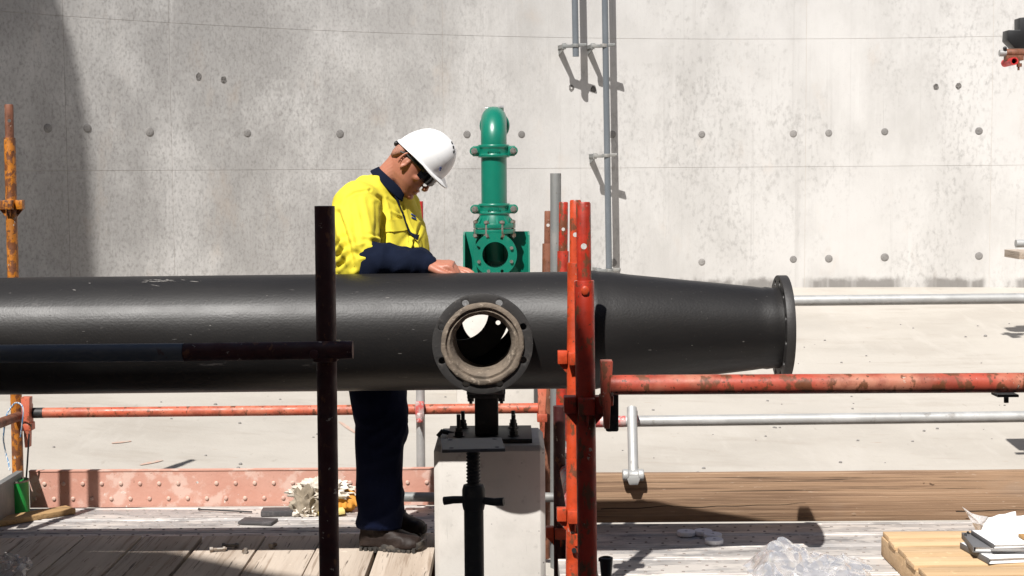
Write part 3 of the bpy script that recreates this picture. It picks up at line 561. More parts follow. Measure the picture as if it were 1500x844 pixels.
c = P(927.5, 696, 5.872); mb = MB(); mb.lathe([(.020, -.043), (.024, -.04), (.024, -.02), (.019, -.018), (.019, .018), (.024, .02), (.024, .04), (.02, .043)], c, (1, 0, 0), 24); mb.prism([c + V((-.03, -.022, -.002)), c + V((.03, -.022, -.002)), c + V((.017, -.022, -.036)), c + V((-.017, -.022, -.036))], (0, .035, 0)); part('clamp', mb, m_galv, td, bev=.003)
tm = thing('mid_post', 'post behind the worker, chipped scarlet at its top and grey beside his legs', 'scaffold post', V((P(616, 690, 6.49).x, 6.49, BZ)))
part('painted_top', MB().tube(P(613, 295, 6.49), P(615.5, 541, 6.49), .0205, n=24), m_scarlet, tm)
part('tube', MB().tube(P(615.5, 540, 6.49), V((P(616, 690, 6.49).x, 6.49, BZ)), .0195, n=24), m_galv, tm)
coupler(P(615.5, 600, 6.43), tm)
# the transom that runs towards the viewer beside the block
tt = thing('transom', 'splashed transom tube running towards the viewer beside the concrete block', 'scaffold tube', (.205, 5.4, .31))
part('tube', MB().tube((.20, 6.3, .315), (.205, 4.7, .30), .0235, n=24), m_pinksteel, tt)
part('collar', MB().ring((.2005, 5.98, .312), (0, -1, 0), .024, .033, .09, 24), m_pinksteel, tt)
part('dark_band', MB().ring((.2005, 5.88, .311), (0, -1, 0), .024, .027, .1, 24), m_blksteel, tt)
part('far_band', MB().ring((.2005, 6.28, .3145), (0, -1, 0), .024, .0262, .26, 24), m_galvdk, tt)
tt2 = thing('red_brace_post', 'short dark red post standing right behind the concrete block', 'scaffold post', (.165, 5.62, BZ))
part('tube', MB().tube((.178, 5.66, BZ), (.178, 5.66, .56), .0235, n=24), m_maroon, tt2); vpress(V((.178, 5.66, .07)), tt2, m_orange)
# cord on the yellow post
cd = MB(); pts = [(30, 640), (34, 600), (24, 590), (14, 600), (9, 612), (5, 640), (8, 662), (13, 680), (14, 690)]
sm = []
for i in range(len(pts) - 1):
    for k in range(6):
        u = k / 6; p0 = pts[max(i - 1, 0)]; p1 = pts[i]; p2 = pts[i + 1]; p3 = pts[min(i + 2, len(pts) - 1)]
        sm.append(tuple(.5 * (2 * p1[j] + (p2[j] - p0[j]) * u + (2 * p0[j] - 5 * p1[j] + 4 * p2[j] - p3[j]) * u * u + (3 * p1[j] - p0[j] - 3 * p2[j] + p3[j]) * u ** 3) for j in (0, 1)))
cd.path([P(x, y, 6.30 - .03 * math.sin(i * .3)) for i, (x, y) in enumerate(sm)], .0035, 6)
tag(part('cord', cd, m_blucord, loc=P(14, 690, 6.3)), 'thin blue cord looped over the rail by the yellow post', 'cord')
cd = MB(); cd.path([P(42.5, 636, 6.30), P(41.5, 655, 6.29), P(40, 680, 6.30), P(38.5, 700, 6.30)], .0042, 6)
tag(part('hanging_cord', cd, m_blkpl, loc=P(38.5, 700, 6.3)), 'thin dark cord hanging from the wedge clip above the green can', 'cord')

# ------------------------------------------------------------------ screw jack in front
jy = 3.6; jx = P(694, 750, jy).x; jt = P(694, 652, jy).z
jk = thing('screw_jack', 'shaded screw jack with square top plate and winged nut before the block', 'screw jack', (jx, jy, -.1))
zn = P(694, 742, jy).z; zc = P(694, 722, jy).z
part('tube', MB().tube((jx, jy, -.1), (jx, jy, zn), .0242, n=28), m_blksteel, jk)
mb = MB(); n = 0; pr = []; z = zn
while z < jt - .006: pr += [(.0148, z), (.0178, z + .003), (.0178, z + .0045), (.0148, z + .0075)]; z += .0085
pr += [(.0165, jt - .005)]
mb.lathe([(r, z) for r, z in pr], (jx, jy, 0), (0, 0, 1), 20); part('threaded_rod', mb, m_blksteel, jk, ang=60)
mb = MB(); mb.lathe([(.026, zn - .008), (.029, zn + .006), (.029, zc + .008), (.0255, zc + .02), (.018, zc + .021)], (jx, jy, 0), (0, 0, 1), 12); nut = part('wing_nut', mb, m_blksteel, jk, bev=.002)
zh = P(694, 735, jy).z
for s in (-1, 1):
    mb = MB(); mb.path([(jx + s * .022, jy - s * .006, zh + .004), (jx + s * .05, jy - s * .014, zh + .002), (jx + s * .074, jy - s * .02, zh + (.004 if s > 0 else -.002))], [.009, .0095, .0105], 10); part('handle', mb, m_blksteel, nut)
rz = Matrix.Rotation(R(4), 3, 'Z'); me = mesh_of(MB().box((jx - .002, jy, jt), (.152, .15, .008), rz)); cu = MB()
for sx_, sy_ in ((-1, -1), (1, -1), (1, 1), (-1, 1)): cu.tube(V((jx, jy, jt - .02)) + rz @ V((sx_ * .055, sy_ * .055, 0)), V((jx, jy, jt + .02)) + rz @ V((sx_ * .055, sy_ * .055, 0)), .006, n=12)
put('top_plate', bevelled(cut(me, cu), .001, 1), m_plate, jk)

# ------------------------------------------------------------------ platform: wooden planks, metal decks, toe boards
pd = thing('plank_deck', 'weathered grey brown wooden planks laid side by side under the worker', 'plank deck', (-1.3, 5.2, -.04))
gaps = [G(x, 812, WZ).x for x in (635, 546, 457, 369, 272, 179, 92, 5)]
g0 = G(635, 812, 0).x
for k in range(len(gaps) + 1):
    x1 = gaps[k] if k < len(gaps) else gaps[-1] - .228; x0 = (gaps[k + 1] if k + 1 < len(gaps) else x1 - .232) + .0065 + (.008 if k in (0, 3) else 0)
    if k == len(gaps): continue
    mb = MB(); ye = 5.69 + random.uniform(-.006, .004); dz = random.uniform(-.005, .003); ys = 3.75
    n = 10; rs = []
    for i in range(n + 1):
        y_ = ys + (ye - ys) * i / n; wv = .002 * noise.noise(V((k * 3.1, y_ * 2, 0))); wv2 = .002 * noise.noise(V((k * 3.1 + 50, y_ * 2, 0))); rs.append([V((x0 + wv, y_, WZ - .04 + dz)), V((x1 + wv2, y_, WZ - .04 + dz)), V((x1 + wv2, y_, WZ + dz + wv)), V((x0 + wv, y_, WZ + dz + wv2))])
    mb.rings(rs); part('plank', mb, m_plank, pd, bev=.004)
for y_ in (4.0, 5.58): part('bearer', MB().box((-1.4, y_, -.03), (3, .08, .09)), m_brown, pd)
DZ = .045
def metal_deck(label, x0, x1, ys, wdt, n, loc, DZ=DZ):
    t = thing('metal_deck', label, 'scaffold deck', loc, 'metal decks of the platform')
    hm = MB()
    for k in range(n):
        y1 = ys - k * wdt; y0 = y1 - wdt + .006
        mb = MB(); mb.rings([[V((x, y_, z)) for y_, z in ((y0, DZ - .052), (y0 - .0, DZ - .004), (y0 + .004, DZ), (y0 + .014, DZ), (y0 + .017, DZ - .003), (y1 - .017, DZ - .003), (y1 - .014, DZ), (y1 - .004, DZ), (y1, DZ - .004), (y1, DZ - .052))] for x in (x0, x1)]); part('deck_plank', mb, m_deck, t, ang=30)
        rows = 4; x = x0 + .03; i = 0
        while x < x1 - .02:
            for r_ in range(2 if wdt < .2 else 3):
                yy = y0 + (wdt) * (r_ + .62 + (.28 if i % 2 else 0)) / (2.6 if wdt < .2 else 3.6); p = V((x + (.02 if r_ % 2 else 0), yy, DZ - .003))
                hm.lathe([(.0065, 0), (.005, .002), (.0036, .002), (.003, .0006), (.0005, .0004)], p, (0, 0, 1), 8, caps=False)
            x += random.uniform(.060, .074); i += 1
    tag(part('dimples', hm, m_dimple, t), kind='stuff')
    return t
m_dimple = mat('punched_hole_rim', (.24, .21, .19), .7, .2)
xe = P(640, 760, 5.8).x
metal_deck('worn metal scaffold deck behind the worker, splashed with pale concrete', -3.3, xe, 6.35, .218, 3, (-1.2, 6, DZL - .05), DZL)
metal_deck('worn metal scaffold deck right of the nearest red post, holding the pallet', .02 + P(845, 790, 5.8).x, 3.2, 5.885, .178, 3, (1.6, 5.6, DZ - .05))
metal_deck('paint splashed metal deck nearest the viewer, under the pallet and plastic film', P(818, 830, 5.3).x, 3.2, 5.885 - 3 * .178 + .0, .225, 5, (1.6, 4.8, DZ - .05))
tbY = 6.36; x0 = P(43, 715, tbY).x; x1 = P(637, 715, tbY).x; zt0 = P(300, 689.5, tbY).z
tb = thing('steel_toe_board', 'pink red steel toe board with rivets and concrete splashes behind the worker', 'toe board', ((x0 + x1) / 2, tbY, DZL))
me = mesh_of(MB().box(((x0 + x1) / 2, tbY + .004, (DZL + zt0) / 2 + .0), (x1 - x0, .006, zt0 - DZL)))
rv = [(x, 708) for x in range(60, 640, 28)] + [(x, 730) for x in range(46, 640, 28)]
hc = P(289, 707, tbY); me = cut(me, MB().tube(hc - V((0, .05, 0)), hc + V((0, .05, 0)), .0055, n=14))
put('board', me, m_toe, tb)
mb = MB(); mb.box(((x0 + x1) / 2, tbY + .012, zt0 + .002), (x1 - x0, .028, .005)); part('top_lip', mb, m_toe, tb)
m_rivet = mat('rivet_paint', (.54, .38, .31), .6, layers=[('noise', 40, I3, 4, .45, .6, (.45, .25, .2), .7)])
rp0 = None
for x, y in rv:
    if abs(x - 289) < 10 and y < 720: continue
    p = P(x + 5, y - (x - 300) * .004, tbY)
    if rp0 is None:
        mb = MB(); mb.lathe([(.0092, .004), (.0092, -.0015), (.0075, -.004), (.004, -.0048), (.0005, -.005)], p, (0, 1, 0), 12); rp0 = part('rivet', mb, m_rivet, tb, ang=60); rpp = p
    else: dupe(rp0, 'rivet', tb, p - rpp)
mb = MB(); xs = P(19, 700, 6.2).x
te = thing('end_toe_board', 'dull grey toe board across the platform\'s left end beside the green can', 'toe board', (xs - .02, 5.8, DZL))
mb.box((xs - .015, 6.02, DZL + .085), (.03, .62, .17)); part('board', mb, m_galvdk, te, bev=.003)
# timber toe board on the right
ttY = 5.9; ta = P(862, 695, ttY); tzt = ta.z
tim = thing('timber_toe_board', 'long brown timber toe board with cracks on the right of the platform', 'toe board', (2, ttY, DZ))
mb = MB(); rs = []; n = 40; XR = 3.3
for i in range(n + 1):
    x = ta.x + (XR - ta.x) * i / n; q = .0025 * noise.noise(V((x * 2.2, 3, 0))); rs.append([V((x, ttY, DZ + .001)), V((x, ttY + .04, DZ + .001)), V((x, ttY + .04, tzt + q)), V((x, ttY, tzt + q))])
mb.rings(rs); part('board', mb, m_timber, tim, bev=.003)
for (xa, xb, yy, amp) in ((880, 1180, 745, 3), (1400, 1500, 749, 1)):
    cr = MB(); pts = [P(x, yy + amp * noise.noise(V((x * .02, yy, 0))) - (x - xa) * .022, ttY) for x in range(xa, xb + 1, 10)]
    for i in range(len(pts) - 1):
        h = .0012 * (1 - i / len(pts)) + .0004; p, q = pts[i], pts[i + 1]; cr.add([V((p.x, ttY - .0012, p.z - h)), V((q.x, ttY - .0012, q.z - h)), V((q.x, ttY - .0012, q.z + h)), V((p.x, ttY - .0012, p.z + h))], [(0, 1, 2, 3)])
    part('crack', cr, m_dark, tim)
# end face of the deck right of the block: bearers in the gap
brr = thing('platform_bearer', 'dark red steel bearer under the decks right of the block', 'bearer', (.2, 5, -.1))
part('beam', MB().box((.32, 4.8, -.06), (.06, 2.2, .1)), m_maroon, brr, bev=.004)
# short grey tube lying behind the worker's leg
lt = MB(); lt.lathe([(.016, 0), (.0205, 0), (.0205, .8), (.016, .8)], P(588, 728, 6.26), V((1, 0, -.01)), 24, True)
tag(part('loose_tube', lt, m_galvdk, loc=P(588, 735, 6.26)), 'short grey tube lying along the toe board behind the worker\'s boots', 'tube')

# ------------------------------------------------------------------ loose things on the decks
cp = G(26, 752, DZL); cn = thing('paint_can', 'battered green labelled paint can at the left end of the deck', 'can', cp)
mb = MB(); pr = [(.049, 0), (.0505, .004), (.0495, .008), (.0495, .135), (.0505, .139)]; mb.lathe(pr, cp, (0, 0, 1), 32); part('can_body', mb, m_can, cn)
mb = MB(); mb.lathe([(.0505, .138), (.0515, .141), (.0515, .146), (.047, .146), (.046, .13), (.0005, .13)], cp, (0, 0, 1), 32, caps=False); part('rim', mb, m_tin, cn)
bt = MB(); a, b = G(-60, 778, DZL), G(104, 750, DZL); d = (b - a).normalized(); sd = V((-d.y, d.x, 0)) * .045
bt.prism([a - sd, b - sd, b + sd, a + sd], (0, 0, .022)); tag(part('batten', bt, m_batten, loc=a, bev=.002), 'pale wooden batten lying slantwise beside the green can', 'batten')

def cloth(c, ax, amp, fr, seed, m, name, label, cat, n=4, flat=.0):
    bm = bmesh.new(); bmesh.ops.create_icosphere(bm, subdivisions=n, radius=1)
    for v in bm.verts:
        p = v.co.copy(); q = p * fr + V((seed, seed * 1.7, 0)); r_ = 1 - amp * abs(noise.noise(q)) * 2 + amp * .6 * noise.noise(q * 2.3) - amp * .5 * abs(noise.noise(q * 4.1))
        p = p * r_; v.co = V((p.x * ax[0], p.y * ax[1], max(p.z, -.25) * ax[2]))
    me = bpy.data.meshes.new(name); bm.to_mesh(me); bm.free(); mn = min(v.co.z for v in me.vertices); me.transform(Matrix.Translation(V(c) - V((0, 0, mn))))
    o = put(name, me, m, None, 70, loc=c); return tag(o, label, cat)
cloth(G(449, 752, DZL) + V((0, -.02, .0)), (.075, .06, .105), .42, 1.9, 3.1, m_rag2, 'khaki_rag', 'crumpled khaki rag heaped against the pink toe board', 'rag')
cloth(G(474, 748, DZL) + V((0, -.02, .062)), (.15, .06, .075), .42, 2.6, 8.3, m_rag1, 'white_rag', 'crumpled white rag on top of the heap behind the shaded post', 'rag', 5)
cloth(G(446, 755, DZL), (.06, .05, .04), .5, 1.9, 1.2, m_rag1, 'small_rag', 'small crumpled white rag beside the black plastic blocks', 'rag')
gl = G(508, 750, DZL); gt = MB(); gt.ell(gl + V((0, .02, .05)), (V((.045, 0, .01)), V((0, .03, 0)), V((-.01, 0, .055))), 16, 10)
for k in range(4): gt.path([gl + V((-.03 + k * .018, .01, .08)), gl + V((-.045 + k * .022, -.005, .055)), gl + V((-.055 + k * .024, -.02, .018))], [.012, .0115, .009], 10)
gt.path([gl + V((.03, 0, .06)), gl + V((.05, -.02, .03))], [.013, .01], 10)
me = remesh(gt, .004, 3); tag(put('work_glove', me, m_glove, None, 60, loc=gl), 'tan orange leather work glove beside the worker\'s trouser leg', 'glove')
sg = G(482, 755, DZL); mb = MB(); mb.box(sg + V((.01, 0, .012)), (.11, .06, .02), Matrix.Rotation(R(-6), 3, 'Y') @ Matrix.Rotation(R(14), 3, 'Z')); tag(part('sponge', mb, m_sponge, loc=sg, bev=.004), 'flat pale yellow sponge in front of the rag heap', 'sponge')
def slab(px, py, size, rz, m, name, label, cat, z=DZ, rx=0):
    c = G(px, py, z); mb = MB(); mx = Matrix.Rotation(R(rz), 3, 'Z') @ Matrix.Rotation(R(rx), 3, 'Y'); mb.box(c + V((0, 0, size[2] / 2 + abs(math.sin(R(rx))) * size[0] / 2)), size, mx)
    return tag(part(name, mb, m, loc=c, bev=.002), label, cat)
slab(378, 765.5, (.145, .085, .011), -10, m_dkpl, 'rubber_block', 'flat black rubber block nearest the edge of the metal deck', 'block', DZL)
o = slab(407, 753.5, (.135, .075, .022), 2, m_dkpl, 'plastic_case', 'longer black plastic case behind the flat rubber block', 'case', DZL)
slab(433, 752, (.03, .06, .026), 2, m_dkpl, 'plastic_offcut', 'small black plastic piece at the end of the black case', 'block', DZL)
mb = MB(); a, b = G(290, 746, DZL + .006), G(369, 750, DZL + .006); mb.tube(a, b, .0035, n=8); mb.tube(a, a + V((.01, 0, 0)), .005, n=8); tag(part('thin_rod', mb, m_blksteel, loc=a), 'thin dark rod lying on the deck below the toe board', 'rod')
def bolt(px, py, ln, rz, label, z=WZ + .001, r=.006):
    c = G(px, py, z + r); d = V((math.cos(R(rz)), math.sin(R(rz)), 0)); mb = MB(); mb.tube(c, c + d * ln, r, n=12); mb.tube(c - d * .012, c, r * 1.75, n=6); mb.tube(c + d * ln * .72, c + d * (ln * .72 + .009), r * 1.6, n=6)
    tag(part('loose_bolt', mb, m_tin, loc=c), label, 'bolt', 'loose bolts on the planks')
bolt(312, 805, .05, 12, 'loose steel bolt lying in sun on the planks, nearest one')
bolt(330, 799, .05, 6, 'loose steel bolt in the strip of shade, behind the nearest bolt')
bolt(359, 807, .008, 90, 'stubby loose bolt head between two planks')
bolt(399, 799, .012, 60, 'stubby loose bolt at the shadow edge, rightmost on the planks')
for i, (x, y, lb) in enumerate(((1005, 784, 'leftmost white foam ring on the shaded deck'), (1030, 783, 'white foam ring half hidden behind the others'), (1044, 788, 'middle white foam ring of the right pair'), (1046, 796, 'white foam ring nearest the viewer'))):
    c = G(x, y, DZ); mb = MB(); mb.lathe([(.007, 0), (.034, 0), (.0355, .003), (.0355, .014), (.034, .017), (.007, .017)], c, (0, 0, 1), 32, True); tag(part('foam_ring', mb, m_foam, loc=c), lb, 'foam ring', 'foam rings on the deck')

# crumpled clear film
def film(corners, nx, ny, hfun, m, name, label, cat, seed):
    mb = MB(); a, b, c, d = corners; vs = []
    for j in range(ny + 1):
        for i in range(nx + 1):
            u, v = i / nx, j / ny; e = noise.noise(V((u * 3, v * 3, seed))) * .04
            p = (a * (1 - u) + b * u) * (1 - v) + (d * (1 - u) + c * u) * v
            p = p + V((noise.noise(V((u * 9, v * 9, seed + 5))) * .035 + e, noise.noise(V((u * 9, v * 9, seed + 9))) * .035, 0))
            rg = abs(noise.noise(V((u * 5, v * 5, seed + 20)))) * .05 + abs(noise.noise(V((u * 11, v * 10, seed + 30)))) * .030 + abs(noise.noise(V((u * 24, v * 20, seed + 40)))) * .008
            ed = min(1, min(u, 1 - u, v, 1 - v) * 6); vs.append(p + V((0, 0, .004 + rg * (.25 + .75 * ed) + hfun(u, v) * ed)))
    fs = [(j * (nx + 1) + i, j * (nx + 1) + i + 1, (j + 1) * (nx + 1) + i + 1, (j + 1) * (nx + 1) + i) for j in range(ny) for i in range(nx)]
    mb.add(vs, fs); return tag(part(name, mb, m, loc=a, ang=28), label, cat)
film([G(1088, 880, DZ), G(1300, 880, DZ), G(1262, 822, DZ), G(1098, 822, DZ)], 64, 48, lambda u, v: .075 * math.exp(-((u - .22) / .25) ** 2 - ((v - .7) / .4) ** 2) + .03 * math.exp(-((u - .7) / .3) ** 2 - ((v - .7) / .35) ** 2), m_film, 'plastic_film', 'crumpled clear plastic film on the metal deck left of the pallet', 'plastic film', 2.2)
film([G(-20, 850, WZ + .003), G(30, 850, WZ + .003), G(38, 824, WZ + .003), G(-20, 824, WZ + .003)], 20, 12, lambda u, v: .012, m_film, 'film_scrap', 'small scrap of clear film on the shaded planks at left', 'plastic film', 7.7)

# pallet with boards along X
pz = DZ + .088; pc = P(1291, 793, 5.36); pxx = pc.x
pl = thing('pallet', 'pale pine slatted pallet with rough sawn edges in the right corner', 'pallet', (pxx + .5, 5.0, DZ))
yb = 5.37; k = 0
for wd, gp in ((.095, .026), (.085, .024), (.125, .004), (.11, .03), (.1, .03), (.1, .03), (.1, .03)):
    mb = MB(); n = 12; rs = []; xl_ = pxx + random.uniform(-.006, .008)
    for i in range(n + 1):
        x = xl_ + 1.15 * i / n; rs.append([V((x, yb - wd, pz - .018)), V((x, yb, pz - .018)), V((x, yb + .001 * noise.noise(V((x * 9, k, 0))), pz)), V((x, yb - wd, pz))])
    mb.rings(rs); part('board', mb, m_pine, pl, bev=.002); yb -= wd + gp; k += 1
for x in (pxx + .022, pxx + .55, pxx + 1.1):
    mb = MB(); mb.box((x, 5.37 - .36, (pz - .0185 + DZ + .001) / 2), (.04, .72, pz - .0185 - DZ - .001)); part('stringer', mb, m_pine, pl, bev=.002)
for wd in (5.3, 4.8):
    mb = MB(); mb.box((pxx + .57, wd, pz - .026), (1.0, .08, .014)); part('under_slat', mb, m_pine, pl, bev=.001)
# stack of folders and papers on it
fc = G(1455, 815, pz); fx = fc.x + .06; fy = fc.y + .02
def book(dx, dy, z0, size, rz, cover, label, name, cat, pages=True):
    t = thing(name, label, cat, (fx + dx, fy + dy, z0), 'folders stacked on the pallet'); mx = Matrix.Rotation(R(rz), 3, 'Z'); h = size[2]
    for zz in (z0 + .002, z0 + h - .002): part('cover', MB().box((fx + dx, fy + dy, zz), (size[0], size[1], .0035), mx), cover, t, bev=.001)
    part('pages', MB().box((fx + dx, fy + dy, z0 + h / 2), (size[0] - .012, size[1] - .012, h - .009), mx), m_paper, t)
    part('spine', MB().box(V((fx + dx, fy + dy, z0 + h / 2)) + mx @ V((-size[0] / 2 - .002, 0, 0)), (.004, size[1], h), mx), m_binder, t, bev=.001)
book(.03, .00, pz + .002, (.31, .22, .020), 8, m_paper, 'lowest white folder in the stack on the pallet', 'folder', 'folder')
book(.02, .02, pz + .024, (.30, .20, .022), -6, m_binder, 'grey middle folder in the stack on the pallet', 'folder', 'folder')
book(.05, .01, pz + .048, (.28, .20, .014), 4, m_paper, 'thin white folder near the top of the stack on the pallet', 'folder', 'folder')
slab_c = V((fx + .10, fy - .03, pz + .069)); mb = MB(); mb.box(slab_c, (.14, .06, .012), Matrix.Rotation(R(4), 3, 'Z')); tag(part('card_tube', mb, m_cardb, loc=slab_c, bev=.003), 'tan cardboard strip tucked under the top white sheets', 'card')
def sheet(pts, th, m, name, label, cat):
    a, b, c, d = pts; nu, nv = 14, 10; up = []; dn = []; nrm = (b - a).cross(d - a).normalized()
    for j in range(nv + 1):
        for i in range(nu + 1):
            u, v = i / nu, j / nv; p = (a * (1 - u) + b * u) * (1 - v) + (d * (1 - u) + c * u) * v
            p = p + nrm * (.008 * math.sin(u * 2.6 + .3) * math.sin(v * 3) + .003 * noise.noise(V((u * 4, v * 4, 1)))); up.append(p + nrm * th / 2); dn.append(p - nrm * th / 2)
    mb = MB(); q = (nu + 1) * (nv + 1); g = lambda i, j: j * (nu + 1) + i
    fs = [(g(i, j), g(i + 1, j), g(i + 1, j + 1), g(i, j + 1)) for j in range(nv) for i in range(nu)]; fs += [tuple(q + k for k in reversed(f)) for f in fs]
    for i in range(nu): fs += [(g(i, 0), g(i, 0) + q, g(i + 1, 0) + q, g(i + 1, 0)), (g(i, nv), g(i + 1, nv), g(i + 1, nv) + q, g(i, nv) + q)]
    for j in range(nv): fs += [(g(0, j), g(0, j + 1), g(0, j + 1) + q, g(0, j) + q), (g(nu, j), g(nu, j) + q, g(nu, j + 1) + q, g(nu, j + 1))]
    mb.add(up + dn, fs); return tag(part(name, mb, m, loc=a, ang=60), label, cat)
sheet([P(1430, 793, 5.12), P(1492, 787, 5.05), P(1488, 750, 5.18), P(1448, 759, 5.24)], .004, m_paper, 'paper_sheet', 'white folded sheet tilted on top of the folder stack', 'paper')
sheet([P(1477, 792, 5.06), P(1545, 783, 5.02), P(1540, 752, 5.15), P(1489, 757, 5.16)], .006, m_paper, 'paper_envelope', 'white envelope at the picture\'s right edge on the folder stack', 'paper')
bgm = MB(); pts = [(1409, 742), (1423, 752), (1434, 755), (1447, 757), (1452, 762), (1448, 775), (1438, 785), (1430, 778), (1424, 766), (1416, 752)]
mid = P(1436, 768, 5.22); vs = [P(x, y, 5.26 + .02 * math.sin(i * 2.1)) for i, (x, y) in enumerate(pts)]; n = len(vs)
bgm.add(vs + [mid, mid + V((.01, .04, .01))], [(i, (i + 1) % n, n) for i in range(n)] + [((i + 1) % n, i, n + 1) for i in range(n)]); tag(part('plastic_bag', bgm, m_bag, loc=mid, ang=20), 'milky plastic bag corner sticking up behind the white sheets', 'plastic bag')
wr = MB(); wr.path([P(1414, 782, 5.12), P(1416, 792, 5.1), P(1424, 806, 5.08), P(1436, 818, 5.06)], .005, 8); wr.path([P(1417, 779, 5.14), P(1428, 790, 5.14), P(1434, 799, 5.12)], .004, 8); tag(part('binder_clip', wr, m_blksteel, loc=P(1414, 782, 5.12)), 'dark bent binder wire at the left edge of the folder stack', 'wire')

# shaded black collar at the foot of the nearest red post
c = P(888, 845, 3.75); mb = MB(); mb.lathe([(.012, -.06), (.0135, .0), (.0165, .035), (.0175, .05), (.012, .052), (.011, .03)], c, (0, 0, 1), 20); mb.tube(c + V((-.02, 0, .045)), c + V((0, 0, .045)), .005, n=8)
mb.tube(c + V((0, 0, -.5)), c + V((0, 0, -.05)), .012, n=12)
tag(part('base_collar', mb, m_blkpl, loc=c - V((0, 0, .5))), 'black flared collar low beside the nearest red post', 'collar')

# scaffold tower at the right edge, mostly outside the frame
tw = thing('side_scaffold', 'bits of a scaffold tower entering at the right picture edge', 'scaffold', (4.2, 8.6, .2))
part('tube_end', MB().tube(P(1488, 357, 7.7), P(1488, 357, 7.7) + V((1.6, .05, 0)), .0205, n=20), m_galv, tw)
mb = MB(); mb.tube(P(1510, 346, 7.7), P(1510, 356, 7.7), .012, n=8); part('clip', mb, m_blksteel, tw)
dk = MB(); c = P(1506, 368, 7.7); dk.box(c + V((.75, .25, -.03)), (1.5, .24, .04)); part('deck_board', dk, m_plank, tw)
dk = MB(); dk.box(c + V((.80, .0, -.03)), (1.56, .22, .04)); part('deck_board', dk, m_plank, tw)
for dx in (.75, 1.5): part('standard', MB().tube(c + V((dx, .12, .3)), V((c.x + dx, c.y + .12, -.3)), .024, n=16), m_galv, tw)
uc = thing('upper_coupler', 'rusty tube couplers with black bracket entering at the top right corner', 'scaffold coupler', P(1490, 95, 10.4))
q = P(1464, 78, 10.4)
part('tube', MB().tube(q, q + V((1.6, 0, .0)), .0235, n=20), m_galv, uc)
mb = MB(); mb.tube(q + V((.045, 0, .0)), q + V((.165, 0, .0)), .030, n=24); mb.box(q + V((.10, -.0, -.035)), (.12, .07, .035)); o = part('coupler', mb, m_brown, uc, bev=.004)
mb = MB(); mb.ring(P(1486, 89.5, 10.3), (0, 1, 0), .019, .027, .2, 24); part('tube_end', mb, m_scarlet, uc)
mb = MB(); mb.tube(P(1486, 89.5, 10.34), P(1486, 89.5, 10.36), .02, n=16); part('tube_void', mb, m_dark, uc)
mb = MB(); mb.tube(P(1492, 84, 10.34), P(1492, 103, 10.34), .008, n=8); mb.tube(P(1493, 93, 10.34), P(1493, 98, 10.34), .018, n=6); part('bolt', mb, m_brown, uc)
mb = MB(); mb.prism([P(1477, 44, 10.45), P(1494, 44, 10.45), P(1494, 26, 10.45), P(1560, 20, 10.45), P(1560, 71, 10.45), P(1487, 71, 10.45), P(1476, 59, 10.45)], (0, .12, 0)); part('bracket', mb, m_blkpl, uc, bev=.004)
mb = MB(); mb.ell(P(1472, 71, 10.38), (V((.014, 0, 0)), V((0, .014, 0)), V((0, 0, .014))), 12, 8); part('pin', mb, m_blkpl, uc)
part('standard', MB().tube(P(1560, 70, 10.45), V((P(1560, 70, 10.45).x, 10.45, 0)), .024, n=16), m_galv, uc)

# ------------------------------------------------------------------ the worker
def sm01(a, b, x):
    t = max(0., min(1., (x - a) / (b - a))); return t * t * (3 - 2 * t)
def loft(mb, secs, n=28, e=2.0):
    """secs: (centre, u vector, v vector) ; superellipse rings joined and capped"""
    rs = []
    for c, u, v in secs:
        r_ = []
        for j in range(n):
            a = 2 * PI * j / n; ca, sa = math.cos(a), math.sin(a)
            r_.append(V(c) + V(u) * (abs(ca) ** (2 / e) * (1 if ca >= 0 else -1)) + V(v) * (abs(sa) ** (2 / e) * (1 if sa >= 0 else -1)))
        rs.append(r_)
    mb.rings(rs)
def limb(mb, pts, rad, n=18, k=5, cap=True):
    """smooth tapered limb through pts"""
    P_ = [V(p) for p in pts]; out = []; ro = []
    for i in range(len(P_) - 1):
        p0, p1, p2, p3 = P_[max(i - 1, 0)], P_[i], P_[i + 1], P_[min(i + 2, len(P_) - 1)]
        for q in range(k):
            u = q / k; out.append(.5 * (2 * p1 + (p2 - p0) * u + (2 * p0 - 5 * p1 + 4 * p2 - p3) * u * u + (3 * p1 - p0 - 3 * p2 + p3) * u ** 3)); ro.append(rad[i] * (1 - u) + rad[i + 1] * u)
    out.append(P_[-1]); ro.append(rad[-1]); mb.path(out, ro, n)
    mb.ell(out[0], (V((ro[0], 0, 0)), V((0, ro[0], 0)), V((0, 0, ro[0]))), 14, 8); cap and mb.ell(out[-1], (V((ro[-1], 0, 0)), V((0, ro[-1], 0)), V((0, 0, ro[-1]))), 14, 8)
def displace(me, fn):
    me.calc_loop_triangles(); ns = [v.normal.copy() for v in me.vertices]
    for v, n_ in zip(me.vertices, ns): v.co = v.co + n_ * fn(v.co, n_)
    me.update()
def fold(p, d, fr, seed, st=.25):
    """ridged folds that run along direction d"""
    d = V(d).normalized(); al = p.dot(d); q = (p - d * al) * fr + d * al * fr * st + V((seed, seed * 2.1, seed * .7))
    return 1 - 2 * abs(noise.noise(q))
MY = 5.47
ft = G(560, 806, WZ)
man = thing('person', 'worker in white helmet and yellow and navy shirt leaning on the black pipe', 'person', V((P(555, 800, MY).x, MY, WZ)))
cy = R(32); CF = V((math.cos(cy), -math.sin(cy), 0)); CL = V((math.sin(cy), math.cos(cy), 0))     # chest: forward, left
